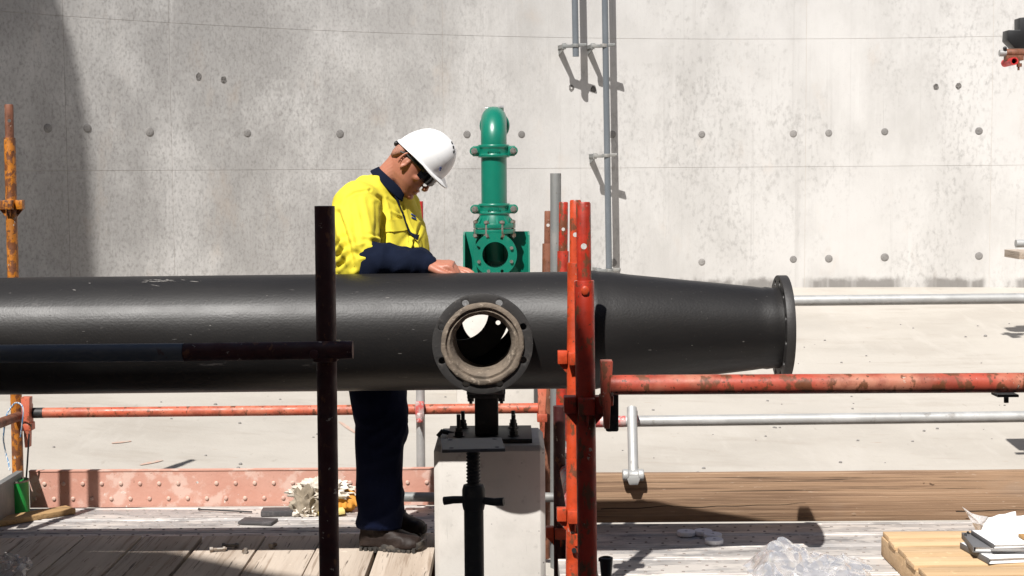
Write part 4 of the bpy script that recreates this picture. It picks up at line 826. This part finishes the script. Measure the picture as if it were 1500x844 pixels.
# head frame
hp = R(44); hy = R(9)
HF = V((math.cos(hp) * math.cos(hy), -math.cos(hp) * math.sin(hy), -math.sin(hp))); HU = V((math.sin(hp) * math.cos(hy), -math.sin(hp) * math.sin(hy), math.cos(hp))); HL = HU.cross(HF)
HO = P(600, 238, 5.49); HS = .975
def H(f, l, u): return HO + (HF * f + HL * l + HU * u) * HS
skin = MB()
hs = [(.128, -.03, .045, .03), (.118, -.038, .068, .052), (.09, -.056, .090, .067), (.05, -.070, .098, .074), (.02, -.075, .096, .0735), (0, -.074, .095, .071), (-.03, -.068, .095, .066), (-.055, -.055, .0955, .061), (-.075, -.032, .094, .052), (-.093, .01, .094, .040), (-.104, .04, .088, .027), (-.108, .055, .078, .014)]
rs = []
for u, b, f, w_ in hs:
    c = (b + f) / 2; a = (f - b) / 2; r_ = []
    for j in range(40):
        t = 2 * PI * j / 40; ca, sa = math.cos(t), math.sin(t); ee = 2.25
        ff = abs(ca) ** (2 / ee) * (1 if ca > 0 else -1); ll = abs(sa) ** (2 / ee) * (1 if sa > 0 else -1)
        if ca > 0 and u < .03: ll *= 1 - .20 * ca ** 2
        r_.append(H(c + a * ff, w_ * ll, u))
    rs.append(r_)
skin.rings(rs)
loft(skin, [(H(.088, 0, .028), HL * .008, HU * .006), (H(.099, 0, .012), HL * .009, HU * .008), (H(.111, 0, -.010), HL * .011, HU * .010), (H(.120, 0, -.031), HL * .015, HU * .010), (H(.104, 0, -.040), HL * .013, HU * .006)], 14)
skin.ell(H(.112, 0, -.031), (HF * .012, HL * .017, HU * .009), 14, 8)
skin.ell(H(.094, 0, -.056), (HF * .011, HL * .024, HU * .0055), 14, 8); skin.ell(H(.092, 0, -.070), (HF * .011, HL * .022, HU * .006), 14, 8)
skin.ell(H(.086, 0, -.092), (HF * .016, HL * .024, HU * .014), 14, 8)
skin.ell(H(.086, 0, .036), (HF * .014, HL * .052, HU * .010), 16, 8)
for s in (-1, 1):
    skin.ell(H(.062, s * .046, -.016), (HF * .022, HL * .014, HU * .014), 14, 8)
    eo = H(-.002, s * .077, .004); ex = (HF * .95 + HU * .18).normalized()
    pts = [eo + (ex * (-.004 + .017 * math.cos(t)) + HU * (.006 + .031 * math.sin(t)) + HL * s * (.004 - .004 * math.cos(t))) * HS for t in [R(a) for a in range(-75, 240, 22)]]
    skin.path(pts, [.0045 + .0015 * (i < 3) for i in range(len(pts))], 8)
    skin.ell(eo + HL * s * -.002, (ex * .014, HL * .006, HU * .024), 12, 8); skin.ell(eo + (ex * .004 - HU * .024 + HL * s * .003) * HS, (ex * .008, HL * .005, HU * .009), 10, 6)
    skin.ell(eo + (ex * .010 + HL * s * .002) * HS, (ex * .004, HL * .005, HU * .007), 10, 6)
# neck and inner body
nb = P(557, 264, 5.52); nt_ = H(-.022, 0, -.02)
loft(skin, [(nb + V((-.012, 0, -.05)), CF * .070, CL * .082), (nb + V((.008, 0, -.006)), CF * .058, CL * .068), ((nb + nt_) / 2 + V((.008, 0, -.010)), (CF * .7 - V((0, 0, .55))) * .060, CL * .061), (nt_ + V((.006, 0, -.004)), HF * .058, HL * .058), (H(.004, 0, .02), HF * .058, HL * .055)], 26)
skin.ell((nb + nt_) / 2 + V((.028, -.045, -.005)), (V((.02, -.004, -.03)) * .8, V((0, .016, 0)), V((.03, -.01, .03)) * 1.1), 12, 8)
def tc(px, py, dY=0): return P(px, py, 5.52 + dY)
torso = [(tc(545, 500), .115, .155), (tc(548, 450), .118, .155), (tc(549, 400), .115, .155), (tc(548, 350), .11, .165), (tc(550, 310), .09, .165), (tc(556, 285), .075, .145), (tc(558, 268), .06, .09)]
loft(skin, [(c, CF * a, CL * b) for c, a, b in torso], 28, 2.3)
shR = P(522, 303, 5.36); elR = P(524, 386, 5.19); wrR = P(624, 388.5, 5.15)
shL = tc(583, 303, .15); elL = P(597, 388, 5.60); wrL = P(634, 394, 5.27)
limb(skin, [shR, elR], [.05, .04]); limb(skin, [elR, (elR + wrR) / 2, wrR], [.036, .036, .026])
limb(skin, [shL, elL], [.05, .04]); limb(skin, [elL, (elL + wrL) / 2, wrL], [.036, .036, .026])
hipR, hipL = P(546, 480, 5.44), P(556, 480, 5.60)
knR, knL = P(556, 640, 5.44), P(557, 650, 5.62); anR, anL = P(556, 775, 5.46), P(561, 765, 5.66)
for a, b, c in ((hipR, knR, anR), (hipL, knL, anL)): limb(skin, [a, b, c], [.075, .052, .036])
def hand(wr, fw, up, s, curl, spread=1.):
    """palm, four bent fingers of unequal length and a thumb leaving the side of the palm"""
    fw = V(fw).normalized(); up = V(up); up = (up - fw * up.dot(fw)).normalized(); sd = fw.cross(up) * s      # sd: towards the thumb
    loft(skin, [(wr - fw * .02, sd * .026, up * .019), (wr + fw * .012, sd * .028, up * .018), (wr + fw * .05, sd * .040, up * .016), (wr + fw * .085, sd * .041, up * .014), (wr + fw * .098, sd * .036, up * .011)], 20, 2.6)
    for k in range(4):
        o = wr + fw * (.090 - abs(k - 1.2) * .004) + sd * (.030 - k * .0198); L_ = (.040, .045, .042, .032)[k]; d = fw.copy(); p = o + up * .002; pts = [p - fw * .02, p]; a = 0
        for i, q in enumerate((1., .62, .5)):
            a += curl[i]; d = fw * math.cos(a) - up * math.sin(a) + sd * (.10 - .07 * k) * spread; p = p + d.normalized() * L_ * q; pts.append(p)
        limb(skin, pts, [.010, .0102, .0092, .0085, .0072], 10, 3)
    t0 = wr + fw * .025 + sd * .03; limb(skin, [t0 - up * .002, t0 + fw * .028 + sd * .016 - up * .010, t0 + fw * .055 + sd * .018 - up * .018, t0 + fw * .073 + sd * .010 - up * .024], [.015, .0125, .0105, .0085], 10, 3)
hand(wrR, (1, -.1, -.02), (0, -.22, 1), 1, (R(52), R(62), R(42)))
hand(wrL, (1, -.55, -.03), (0, -.1, 1), -1, (R(10), R(22), R(18)))
me = remesh(skin, .0032, 3)
body = put('body', me, m_skin, man, 70)
# cropped hair at the back of the head: thin cap under the helmet
hm = MB(); rs = []
for u, b, f, w_ in [(-.022, -.0725, -.040, .050), (-.005, -.0765, -.026, .0705), (.02, -.0775, -.004, .0752), (.05, -.0725, .03, .0758), (.07, -.066, .03, .072)]:
    rs.append([H((b + f) / 2 + (f - b) / 2 * math.cos(t), w_ * math.sin(t), u) for t in [2 * PI * j / 36 for j in range(36)]])
hm.rings(rs); part('hair', hm, m_stub, body, ang=70)

# shirt
sh = MB()
ts = [(tc(546, 520), .140, .180), (tc(548, 470), .150, .188), (tc(554, 425), .165, .195), (tc(556, 395), .166, .200), (tc(555, 360), .156, .212), (tc(553, 330), .143, .216), (tc(552, 308), .126, .212), (tc(553, 290), .108, .190), (tc(555, 276), .088, .150), (tc(557, 264), .072, .105), (tc(559, 257), .064, .082)]
loft(sh, [(c - V((.006, 0, 0)), CF * a * .93, CL * b * .94) for c, a, b in ts], 36, 2.25)
limb(sh, [shR + V((.015, .05, .012)), shR + V((0, 0, 0)), shR * .5 + elR * .5 + V((-.004, -.012, 0)), elR + V((.004, 0, .005))], [.078, .085, .078, .070], 24)
limb(sh, [shL + V((-.02, -.05, .01)), shL, shL * .5 + elL * .5, elL], [.08, .082, .072, .062], 22)
me = remesh(sh, .0048, 8)
aR = (elR - shR).normalized()
def shirtfn(p, n_):
    t = (p - shR).dot(aR); da = ((p - shR) - aR * t).length; arm = sm01(.135, .095, da) * sm01(-.03, .05, t) * (1 if p.y < 5.5 else .3)
    z = p.z; low = sm01(1.42, 1.12, z)
    a1 = .012 * fold(p, CF * .5 + V((0, 0, -1)) + CL * .3, 8.5, 3.3) * (.25 + .75 * low)
    a2 = .016 * max(0, fold(p, CF * 1. + V((0, 0, .55)), 6.5, 9.1, .35)) * low
    b1 = .011 * fold(p, aR + CF * .55, 11, 5.7, .3) * sm01(.02, .26, t) + .006 * fold(p, aR + CF * .2, 13, 1.7, .2)
    c_ = .0025 * noise.noise(p * 26)
    seam = 0
    if p.y < 5.5: seam = -.016 * math.exp(-((da - .098) / .008) ** 2) * sm01(-.06, .0, t) * sm01(.30, .22, t)
    el = .012 * math.exp(-((p - elR - V((.02, -.04, .045))).length / .05) ** 2) * fold(p, V((.8, 0, .6)), 22, 2.2, .3)
    return (a1 + a2) * (1 - arm) + b1 * arm + c_ + seam + el
FOLDS = [([(542, 281), (558, 293), (564, 312), (563, 340), (561, 362)], 2.2, -.010), ([(501, 302), (508, 290), (520, 282), (542, 279)], 1.6, -.006),
    ([(495, 312), (504, 335), (512, 360), (518, 392)], 3.2, -.016), ([(490, 378), (501, 370), (512, 358)], 2.6, -.010), ([(492, 395), (504, 384), (514, 370)], 2.6, -.009), ([(491, 362), (500, 356), (507, 345)], 2.4, -.008),
    ([(541, 356), (551, 359), (563, 360)], 2.0, -.008), ([(537, 364), (548, 368), (560, 367)], 2.2, .009), ([(530, 350), (545, 352), (560, 350)], 2.2, .006), ([(522, 372), (540, 376), (556, 372)], 2.4, -.007),
    ([(574, 368), (584, 356), (596, 342)], 2.0, -.009), ([(580, 381), (590, 367), (599, 350)], 2.2, .010), ([(586, 390), (595, 374), (600, 352)], 1.9, -.010), ([(607, 390), (604, 370), (600, 350)], 2.0, .011), ([(614, 388), (609, 368), (602, 350)], 1.8, -.009),
    ([(588, 300), (595, 322), (603, 350), (611, 392)], 1.3, -.007), ([(566, 346), (566, 372)], 1.4, -.006), ([(570, 392), (580, 384), (592, 380)], 2.2, -.008),
    ([(516, 300), (520, 330), (523, 360)], 3.0, -.005), ([(532, 290), (537, 320), (540, 350)], 3.4, .005), ([(548, 300), (550, 325), (549, 345)], 2.6, -.005), ([(568, 292), (578, 300), (586, 312)], 2.0, -.005), ([(570, 310), (580, 316), (588, 318)], 1.6, .004), ([(612, 330), (608, 345), (604, 352)], 1.8, -.007)]
CRT = CR.transposed()
def proj(p):
    v = CRT @ (p - EYE); return 750 + FPX * v.x / -v.z, 422 - FPX * v.y / -v.z
def tailored(p, n_):
    s = shirtfn(p, n_)
    if n_.dot(p - EYE) < .05 and p.y < 5.62:
        x, y = proj(p)
        for pl_, w_, amp in FOLDS:
            best = 99; 
            for k, ((ax, ay), (bx, by)) in enumerate(zip(pl_, pl_[1:])):
                dx, dy = bx - ax, by - ay; t = max(0, min(1, ((x - ax) * dx + (y - ay) * dy) / (dx * dx + dy * dy))); d = math.hypot(x - ax - t * dx, y - ay - t * dy)
                if d < best: best = d; tt_ = (k + t) / (len(pl_) - 1)
            if best < 4 * w_: s += amp * (math.exp(-(best / w_) ** 2) - .45 * math.exp(-((best - 2.2 * w_) / w_) ** 2)) * (.35 + .65 * math.sin(PI * min(1, max(0, tt_ * .92 + .04))))
    return s
displace(me, tailored)
shirt = put('shirt', me, m_yel, man, 75)
bvh = BVHTree.FromPolygons([v.co + org(man) for v in shirt.data.vertices], [tuple(p.vertices) for p in shirt.data.polygons])
def on_shirt(px, py, off=.004):
    d = ray(px, py).normalized(); h, n_, i, dist = bvh.ray_cast(EYE, d)
    if h is None: h = P(px, py, 5.36); n_ = -d
    if n_.dot(d) > 0: n_ = -n_
    return h + n_ * off
def drape(name, quad, nu, nv, m, par, th=.004, lift=.004):
    """a thin cloth patch laid on the shirt, corners given as seen in the picture"""
    a, b, c, d = [V((*q, 0)) for q in quad]; up = []; dn = []
    for j in range(nv + 1):
        for i in range(nu + 1):
            u, v = i / nu, j / nv; q = (a * (1 - u) + b * u) * (1 - v) + (d * (1 - u) + c * u) * v; up.append(on_shirt(q.x, q.y, lift + th)); dn.append(on_shirt(q.x, q.y, -.003))
    for _ in range(2):
        for L_ in (up,):
            old = list(L_)
            for j in range(1, nv):
                for i in range(1, nu): k = j * (nu + 1) + i; L_[k] = (old[k] * 2 + old[k - 1] + old[k + 1] + old[k - nu - 1] + old[k + nu + 1]) / 6
    q = len(up); g = lambda i, j: j * (nu + 1) + i
    fs = [(g(i, j), g(i + 1, j), g(i + 1, j + 1), g(i, j + 1)) for j in range(nv) for i in range(nu)]; fs += [tuple(q + k for k in reversed(f)) for f in fs]
    for i in range(nu): fs += [(g(i, 0), g(i, 0) + q, g(i + 1, 0) + q, g(i + 1, 0)), (g(i, nv), g(i + 1, nv), g(i + 1, nv) + q, g(i, nv) + q)]
    for j in range(nv): fs += [(g(0, j), g(0, j + 1), g(0, j + 1) + q, g(0, j) + q), (g(nu, j), g(nu, j) + q, g(nu, j + 1) + q, g(nu, j + 1))]
    mb = MB(); mb.add(up + dn, fs); return part(name, mb, m, par, ang=50)
drape('pocket_flap', [(567, 323), (589, 322), (597, 338), (566, 341)], 12, 8, m_yel, shirt, .005, .003)
drape('pocket', [(567, 339), (597, 338), (600, 372), (570, 374)], 12, 12, m_yel, shirt, .002, .002)
drape('print', [(602, 313), (608, 317), (608, 318.6), (602, 314.8)], 4, 2, m_blue, shirt, .001, .003); drape('print', [(602.5, 318), (609, 321), (609, 322.4), (602.5, 319.6)], 4, 2, m_blue, shirt, .001, .003)
# lanyard strip
def strip(pts, w_, m, name, par, lift=.011):
    mb = MB(); n = len(pts); rs = []
    for i, q in enumerate(pts):
        a = V((*pts[max(0, i - 1)], 0)); b = V((*pts[min(n - 1, i + 1)], 0)); d = (b - a).normalized(); s = V((-d.y, d.x, 0)) * (w_[i] if hasattr(w_, '__len__') else w_)
        c = on_shirt(q[0], q[1], lift); l = on_shirt(q[0] + s.x, q[1] + s.y, lift); r_ = on_shirt(q[0] - s.x, q[1] - s.y, lift)
        y_ = V((0, -.002, 0)); 
        if (l - c).length > .03: l = c + (c - r_)
        if (r_ - c).length > .03: r_ = c + (c - l)
        rs.append([l, c + y_, r_, r_ - y_ * 2, l - y_ * 2])
    mb.rings(rs); part(name, mb, m, par, ang=60)
strip([(574, 284), (579, 294), (584, 306), (588, 318), (591, 328), (594, 336), (598, 341), (603, 345), (608, 348), (612, 349)], [1.3, 1.3, 1.3, 1.3, 1.4, 1.7, 2.2, 2.8, 3.2, 3.0], m_navy, 'lanyard', shirt)
# navy lower sleeves
def sleeve(pts, rad, seed, bulge):
    mb = MB(); limb(mb, pts, rad, 24, 6); me = remesh(mb, .0055, 3)
    d = (pts[-1] - pts[0]).normalized()
    displace(me, lambda p, n_: .0095 * fold(p, V((.25, .2, 1)) + d * .5, 14, seed, .35) + .006 * fold(p, d * .4 + V((0, 0, 1)), 24, seed + 3, .3))
    return put('navy_sleeve', me, m_navy, shirt, 75)
sleeve([elR + V((.030, -.012, -.012)), elR + V((.06, -.010, .008)), elR * .5 + wrR * .5 + V((0, 0, .012)), wrR * .8 + elR * .2 + V((0, 0, .006)), wrR + V((-.006, 0, .001))], [.058, .060, .049, .042, .033], 4.4, 1)
sleeve([elL, elL * .5 + wrL * .5 + V((-.01, 0, .014)), wrL + V((-.045, .03, .006))], [.062, .05, .036], 6.6, 1)
# collar: stand and fold
cm = MB(); rs = []; cc = P(569, 268, 5.52); e1 = V((.064, -.020, -.058)); e2 = V((.010, .072, -.010))
nrm = e2.cross(e1).normalized(); 
if nrm.z < 0: nrm = -nrm
n = 40
for j in range(n + 1):
    t = R(28) + j / n * R(304); d = e1 * math.cos(t) * (1 if math.cos(t) > 0 else .72) + e2 * math.sin(t); bk_ = .5 - .5 * math.cos(t)          # 1 at the nape
    top = cc + d * .90 + nrm * (.020 + .004 * bk_); o_ = cc + d * 1.04 + nrm * (.018 + .004 * bk_); low = cc + d * (1.27 - .02 * bk_) - nrm * (.014 - .004 * bk_); inn_ = cc + d * .90 - nrm * .02
    rs.append([inn_, top, o_, low, low - d * .05 - nrm * .004, cc + d * 1.0 - nrm * .01])
cm.rings(rs); me = mesh_of(cm); me = bevelled(me, .004, 2, 30); put('collar', me, m_navy, shirt, 60)

# trousers
tr = MB(); rT = [.105, .100, .088, .080, .076, .074, .073]
def leg(h, k, a, dx=0):
    limb(tr, [h, h * .5 + k * .5, k + V((.008, 0, .06)), k, k * .5 + a * .5, a + V((0, 0, .06)), a + V((-.004, 0, .012))], rT, 26, cap=False)
leg(hipR, knR, anR); leg(hipL, knL, anL)
loft(tr, [(tc(545, 430), CF * .145, CL * .180), (tc(546, 470), CF * .15, CL * .185), (tc(547, 510), CF * .135, CL * .175)], 30)
me = remesh(tr, .007, 4)
displace(me, lambda p, n_: .009 * fold(p, V((.2, .1, 1)), 8, 2.2, .25) + .010 * fold(p, V((.9, 0, .5)), 12, 7.2, .4) * sm01(.42, .15, p.z) + .008 * fold(p, V((.8, .2, .6)), 14, 8.2, .4) * math.exp(-((p.z - knR.z - .02) / .12) ** 2))
put('trousers', me, m_trouser, man, 75)
# boots
def boot(heel, toe, zb, label=None):
    d = (toe - heel); L_ = d.length; d.normalize(); s = V((-d.y, d.x, 0)); up = V((0, 0, 1))
    t = part('boot_sole', MB(), m_sole, man) if False else None
    ub = MB(); B = lambda x, y_, z: heel + d * x * L_ + s * y_ + up * (z + zb - heel.z)
    pr = [(.015, .030, .075), (.06, .036, .10), (.16, .039, .12), (.28, .040, .125), (.40, .040, .112), (.50, .043, .092), (.62, .047, .076), (.74, .049, .066), (.86, .046, .060), (.94, .036, .050), (.985, .020, .036)]
    rs = []
    for x, w_, h in pr:
        rs.append([B(x, w_ * (abs(math.cos(a)) ** .8) * (1 if math.cos(a) > 0 else -1), .02 + (h - .02) * max(0, math.sin(a)) ** .75 + (-.004 if math.sin(a) < 0 else 0)) for a in [2 * PI * j / 24 for j in range(24)]])
    ub.rings(rs); loft(ub, [(B(.18, 0, .08), d * .045, s * .036), (B(.19, 0, .13), d * .048, s * .040), (B(.19, 0, .19), d * .050, s * .042)], 20)
    loft(ub, [(B(.30, 0, .105), d * .03, s * .016), (B(.30, 0, .150), d * .02, s * .018)], 12)
    me = remesh(ub, .0042, 2); displace(me, lambda p, n_: .0022 * fold(p, s, 26, 1.1, .3) + .0015 * noise.noise(p * 60)); bt_ = put('boot', me, m_leather, man, 60)
    sb = MB(); k = 34; ol = []
    for j in range(k):
        a = 2 * PI * j / k; x = .5 + .515 * math.cos(a); w_ = .050 * (abs(math.sin(a)) ** .55) * (1 if math.sin(a) > 0 else -1) * (1 - .16 * sm01(.55, .2, x) - .10 * math.exp(-((x - .42) / .12) ** 2)); ol.append((x, w_))
    sb.rings([[B(x, w_ * q, z + (.012 * sm01(.8, 1.02, x))) for x, w_ in ol] for q, z in ((.93, .002), (1.0, .006), (1.0, .024), (.95, .03))]); so_ = part('sole', sb, m_sole, bt_, bev=.001)
    tm_ = MB()
    for j in range(12):
        x = .06 + j * .078
        if .30 < x < .40: continue
        for sg in (-1, 1): tm_.box(B(x, sg * (.040 if x < .45 else .044), .006 + .012 * sm01(.8, 1.02, x)), (L_ * .045, .014, .016), Matrix((d, s, up)).transposed())
    part('tread', tm_, m_sole, so_)
    for j in range(3):
        x = .37 + j * .065; z = .121 - j * .013
        part('lace', MB().path([B(x, -.034, z - .028), B(x + .01, -.02, z - .004), B(x + .015, 0, z + .003), B(x + .01, .02, z - .004), B(x, .034, z - .028)], .0028, 8), m_lace, bt_)
    part('tongue', MB().prism([B(.30, -.022, .128), B(.30, .022, .128), B(.27, .024, .165), B(.27, -.024, .165)], d * .006), m_leather, bt_, bev=.002)
boot(G(529, 803, WZ) + V((0, .0, 0)), G(619, 808, WZ), WZ)
boot(G(560, 783, WZ), G(624, 785, WZ), WZ)

# helmet, harness and sunglasses
he = MB(); rs = []; cf = .022
def dome(t, q): # t around, q 0 rim .. 1 crown
    a = q * PI / 2; s_ = math.cos(a) ** .86; h = math.sin(a) ** .95
    ct, st2 = math.cos(t), math.sin(t)
    lx = (.112 if ct > 0 else .106) * s_; ly = .099 * s_
    rim = .046 - .012 * max(0, -ct) ** 2 - .004 * max(0, ct)
    crown = .166 - .0 * q
    f = cf + lx * ct + .022 * h * (1 - s_ * .3); return f, ly * st2, rim + (crown - rim) * h
NT = 56
for q in [0, .05, .12, .2, .3, .4, .5, .6, .7, .8, .88, .94, .985]:
    r_ = []
    for j in range(NT):
        f, l, u = dome(2 * PI * j / NT, q); rg = .0045 * math.exp(-((l) / .016) ** 2) * sm01(.25, .6, q); r_.append(H(f, l, u + rg))
    rs.append(r_)
he2 = []
for k, (gr_, du) in enumerate(((.90, .004), (1.0, -.003), (1.045, -.004), (1.05, .0), (1.02, .004))):
    r_ = []
    for j in range(NT):
        t = 2 * PI * j / NT; f, l, u = dome(t, 0); ct = math.cos(t); vis = max(0, ct - .35) / .65; vis = vis ** .7 if vis > 0 else 0
        ex = .030 * vis * (1 if k in (2, 3) else (.5 if k in (1, 4) else 0)); r_.append(H(cf + (f - cf) * gr_ + ex, l * (gr_ + .0), u + du - ex * .42))
    he2.append(r_)
he.rings(he2 + rs); helm = part('helmet', he, m_white, man, ang=55)
for t, q in ((R(-24), .86), (R(-24), .74), (R(-23), .62)):
    f, l, u = dome(t, q); f2, l2, u2 = dome(t, q - .04); f3, l3, u3 = dome(t + .05, q); c = H(f, l, u + .003); du_ = (H(f2, l2, u2) - H(f, l, u)).normalized(); n_ = du_.cross(H(f3, l3, u3) - H(f, l, u)).normalized()
    if n_.dot(H(f, l, u) - HO) < 0: n_ = -n_
    part('vent_slot', MB().box(c + n_ * .0005, (.010, .0045, .004), Matrix((du_, n_.cross(du_), n_)).transposed()), m_dark, helm)
f, l, u = dome(R(-38), .14); c = H(f, l, u); n_ = (c - H(cf, 0, .05)).normalized(); mx = frame(n_, HU)
mb = MB(); mb.box(c + n_ * .001, (.013, .003, .002), mx); mb.box(c + n_ * .001 + mx @ V((.004, .004, 0)), (.003, .006, .002), mx); mb.box(c + n_ * .001 + mx @ V((-.004, -.003, 0)), (.003, .006, .002), mx); part('emblem', mb, m_blue, helm)
hb = MB(); rs = [[H(.009 + (.090 + .003 * k) * math.cos(t), (.079 + .003 * k) * math.sin(t), z - .014 * max(0, -math.cos(t))) for t in [2 * PI * j / 36 for j in range(36)]] for k, z in ((0, .05), (1, .05), (1, .028), (0, .028))]
hb.rings(rs, closed=True); hb.ell(H(-.084, 0, .018), (HF * .010, HL * .02, HU * .012), 12, 8); hb.ell(H(-.080, -.03, .022), (HF * .009, HL * .014, HU * .010), 12, 8); part('harness', hb, m_blkpl, helm)
gs = MB(); rs = []
for j in range(29):
    t = R(-76 + j * 152 / 28); cx = math.cos(t); nose_ = math.exp(-(math.sin(t) / .14) ** 2); lo_ = -.011 + .020 * nose_; hi_ = .030 - .004 * (1 - cx); bowl = .001
    lo_ += .012 * (1 - cx) ** 2
    rs.append([H(.050 + (.066 + .006 * cx) * cx + w_ , (.073) * math.sin(t), z) for w_, z in ((-.003, lo_), (.002, lo_), (.004, (lo_ + hi_) / 2), (.002, hi_), (-.003, hi_))])
gs.rings(rs); gl_ = part('sunglasses', gs, m_lens, man, ang=40)
for s in (-1, 1): part('arm', MB().path([H(.075, s * .070, .024), H(.03, s * .079, .026), (H(-.012, s * .083, .027)), H(-.04, s * .080, .018)], [.0042, .0036, .0034, .003], 8), m_blkpl, gl_)
